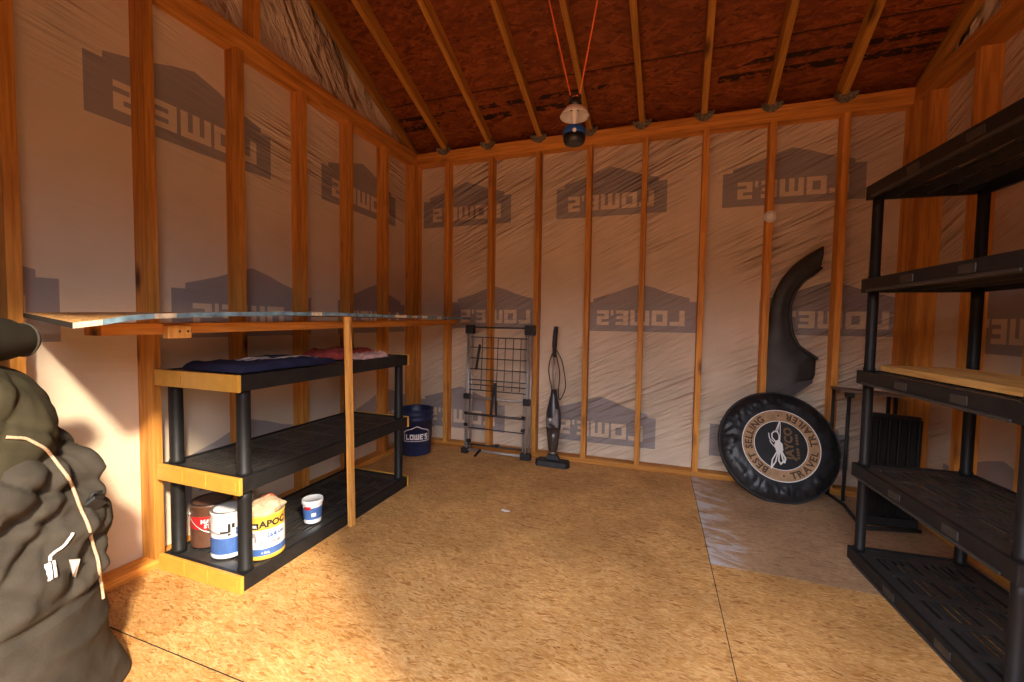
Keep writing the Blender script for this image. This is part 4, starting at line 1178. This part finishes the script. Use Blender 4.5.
# fold lump on the right shoulder
def sh_r(z, t):
    k = max(.02, 1 - ((z - .66) / .135) ** 2); return .105 * k ** .5, .082 * k ** .5, 0, 0
blob((.350, -2.565), sh_r, [.526 + .0108 * i for i in range(25)], 70, lambda p, t, z: creases(t * .12 + 8, z, .022, .012), 'canvas', 'canvas_fold')
def ol_r(z, t):
    k = max(.002, 1 - ((z - .62) / .355) ** 2) if z > .62 else 1; g = 1 - .10 * max(0, min(1, (.72 - z) / .08)); return .252 * g * k ** .20, .250 * g * k ** .20, 0, 0
blob((.355, -2.775), ol_r, [.50 + .0066 * i for i in range(72)], 180, lambda p, t, z: creases(t * .28 + 3, z, .030, .012), 'canvas_olive', 'olive_sack', 'dark olive sack in the top of the bundle')
# rolled cloth lying on top
rl = empty('rolled_canvas', (.42, -2.72, .97), 'dark rolled canvas lying on top of the bundle at the left edge', 'canvas roll')
b = MB(); p0, p1 = Vector((.40, -2.585, 1.030)), Vector((.52, -3.00, 1.048)); d = (p1 - p0).normalized(); a_ = d.orthogonal().normalized(); c_ = d.cross(a_)
rings = []
for j, (s, rr) in enumerate(((0, .018), (.0, .036), (.006, .042), (.03, .043), (.05, .050), (.1, .060), (.18, .066), (.3, .068), (.42, .064), (.43, .01))):
    ring = []
    for i in range(40):
        t = 2 * PI * i / 40; q = rr * (1 + .16 * noise.noise(Vector((math.cos(t) * 1.5, math.sin(t) * 1.5, s * 9)))) if j > 2 else rr
        ring.append(b.bm.verts.new(p0 + d * s + (a_ * math.cos(t) + c_ * math.sin(t)) * q))
    rings.append(ring)
fs = []
for j in range(len(rings) - 1):
    for i in range(40): fs.append(b.bm.faces.new((rings[j][i], rings[j][(i + 1) % 40], rings[j + 1][(i + 1) % 40], rings[j + 1][i])))
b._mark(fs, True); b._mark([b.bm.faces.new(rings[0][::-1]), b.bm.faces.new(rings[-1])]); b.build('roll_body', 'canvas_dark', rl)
b = MB(); b.tube([p0 + d * .012 + (a_ * math.cos(t) + c_ * math.sin(t)) * .044 for t in [2 * PI * i / 28 for i in range(28)]], .003, 6, closed=True); b.build('roll_hem', 'canvas', rl, label='grey hem round the roll end')

# ropes and tags lying on the canvas: follow the surface, seen from above the floor near the doorway
bpy.context.view_layer.update()
surf = [o for o in cb.children]
def on_surf(target, eye=Vector((1.9, -3.1, 1.0))):
    """first point of the bundle met from the doorway towards target"""
    best = None
    for o in surf:
        loc0 = o.matrix_world.inverted() @ eye; dr = (o.matrix_world.inverted() @ Vector(target)) - loc0
        ok, loc, nr, fi = o.ray_cast(loc0, dr.normalized())
        if ok:
            wp = o.matrix_world @ loc
            if best is None or (wp - eye).length < (best[0] - eye).length: best = (wp, nr)
    if best is None:
        for o in surf:
            ok, loc, nr, fi = o.closest_point_on_mesh(o.matrix_world.inverted() @ Vector(target)); wp = o.matrix_world @ loc
            if ok and (best is None or (wp - Vector(target)).length < (best[0] - Vector(target)).length): best = (wp, nr)
    return best[0] + best[1].normalized() * .006
def strand(name, mat, tgts, r, label, cat, n=12):
    q = []
    for a, c in zip(tgts, tgts[1:]):
        for k in range(n): q.append(tuple(a[i] + (c[i] - a[i]) * k / n for i in range(3)))
    q.append(tgts[-1]); P = [on_surf(t) or Vector(t) for t in q]
    for _ in range(6): P = [P[0]] + [(P[i - 1] + P[i] * 2 + P[i + 1]) / 4 for i in range(1, len(P) - 1)] + [P[-1]]
    b = MB(); b.tube(P, r, 8); o = b.build(name, mat); tag(o, label, cat); return o
TR = {'rope': [(0.45, -2.662, 0.787), (0.45, -2.629, 0.776), (0.45, -2.592, 0.741), (0.45, -2.562, 0.676), (0.45, -2.54, 0.617), (0.45, -2.523, 0.539), (0.45, -2.502, 0.449), (0.45, -2.488, 0.365), (0.45, -2.48, 0.292), (0.45, -2.477, 0.233)], 'cord': [(0.5, -2.563, 0.494), (0.5, -2.58, 0.471), (0.5, -2.608, 0.452), (0.5, -2.609, 0.436)], 'tag': [(0.5, -2.575, 0.423), (0.5, -2.553, 0.413), (0.5, -2.56, 0.366), (0.5, -2.57, 0.372)], 'buckle': [(0.45, -2.506, 0.556), (0.45, -2.475, 0.525)]}
strand('rope', 'rope_tan', TR['rope'], .0038, 'thin tan rope draped down the front of the canvas bundle', 'rope')
b = MB()
q = []
for a, c in zip(TR['cord'], TR['cord'][1:]):
    for k in range(8): q.append(tuple(a[i] + (c[i] - a[i]) * k / 8 for i in range(3)))
P = [on_surf(t) or Vector(t) for t in q]; b.tube(P, .0036, 7)
for dx in (-.006, .002, .009):
    q = [on_surf((TR['cord'][-1][0] + dx * .4, TR['cord'][-1][1] - dx, TR['cord'][-1][2] - .010 * k)) for k in range(6)]
    b.tube([p for p in q if p], .0030, 7)
b.build('drawstring', 'white_cord', cb, label='short white drawstring with frayed end')
b = MB(); q = TR['tag']
cP = [on_surf(t) for t in q]; nn = Vector((.95, -.2, 0)).normalized() * .004
V0 = [b.bm.verts.new(p + nn) for p in cP]; V1 = [b.bm.verts.new(p - nn * 0) for p in cP]
b.bm.faces.new(V0); b.bm.faces.new(V1[::-1])
for i in range(len(V0)): b.bm.faces.new((V0[i], V1[i], V1[(i + 1) % len(V0)], V0[(i + 1) % len(V0)]))
b.build('tag', 'white_plastic', cb, label='small white wedge shaped tag')
b = MB(); p = on_surf(TR['buckle'][0]); p2 = on_surf(TR['buckle'][1]); b.obox(p, p2, .030, .016, up=(.9, -.4, 0), bevel=.004)
b.tube([p, p + Vector((0, .012, .018)), p + Vector((0, .03, .014))], .004, 6); b.build('buckle', 'black_rubber', cb, label='black strap buckle')

# ------------------------------------------------------------------ light, sky, camera
wd = bpy.data.worlds.new('sky'); bpy.context.scene.world = wd; wd.use_nodes = True
bg = wd.node_tree.nodes['Background']; bg.inputs[1].default_value = 12
wt = wd.node_tree; wtc = N(wt, 'ShaderNodeTexCoord'); wsp = N(wt, 'ShaderNodeSeparateXYZ'); L(wt, wtc.outputs['Generated'], wsp.inputs[0])
# low sky darkened to dim the upper walls, pale blue white sky above it
wr_ = ramp(wt, wsp.outputs['Z'], [(.0, (.020, .012, .005)), (.13, (.04, .025, .012)), (.28, (.76, .77, .86)), (.75, (.76, .79, .92))]); L(wt, wr_.outputs[0], bg.inputs[0])
sd = bpy.data.lights.new('sun', 'SUN'); sd.energy = 8.8; sd.angle = math.radians(4); sd.color = (1, .86, .66)
so = bpy.data.objects.new('sun', sd); C.objects.link(so); so.location = (6, -8, 6)
dirv = Vector((-1.25, .89, -1.0)); so.rotation_euler = dirv.to_track_quat('-Z', 'Y').to_euler()

cam = bpy.data.cameras.new('camera'); co_ = bpy.data.objects.new('camera', cam); C.objects.link(co_)
cam.sensor_width = 36; cam.sensor_fit = 'HORIZONTAL'; cam.lens = 413.84 * 36 / 1024; cam.clip_start = .02; cam.clip_end = 100
yw, pt, ro = .33361, -.04565, .01531
f = Vector((-math.sin(yw) * math.cos(pt), math.cos(yw) * math.cos(pt), math.sin(pt))); r = Vector((math.cos(yw), math.sin(yw), 0)); u = r.cross(f)
r2 = r * math.cos(ro) + u * math.sin(ro); u2 = -r * math.sin(ro) + u * math.cos(ro)
M = Matrix((r2, u2, -f)).transposed().to_4x4(); M.translation = (2.0293, -3.2250, 1.0992); co_.matrix_world = M
sc = bpy.context.scene; sc.camera = co_
vs = sc.view_settings; vs.view_transform = 'Standard'; vs.look = 'None'; vs.exposure = 0; vs.gamma = 1; vs.use_curve_mapping = False
cy = sc.cycles; cy.use_denoising = True; cy.max_bounces = 10; cy.diffuse_bounces = 6; cy.glossy_bounces = 4; cy.sample_clamp_indirect = 8
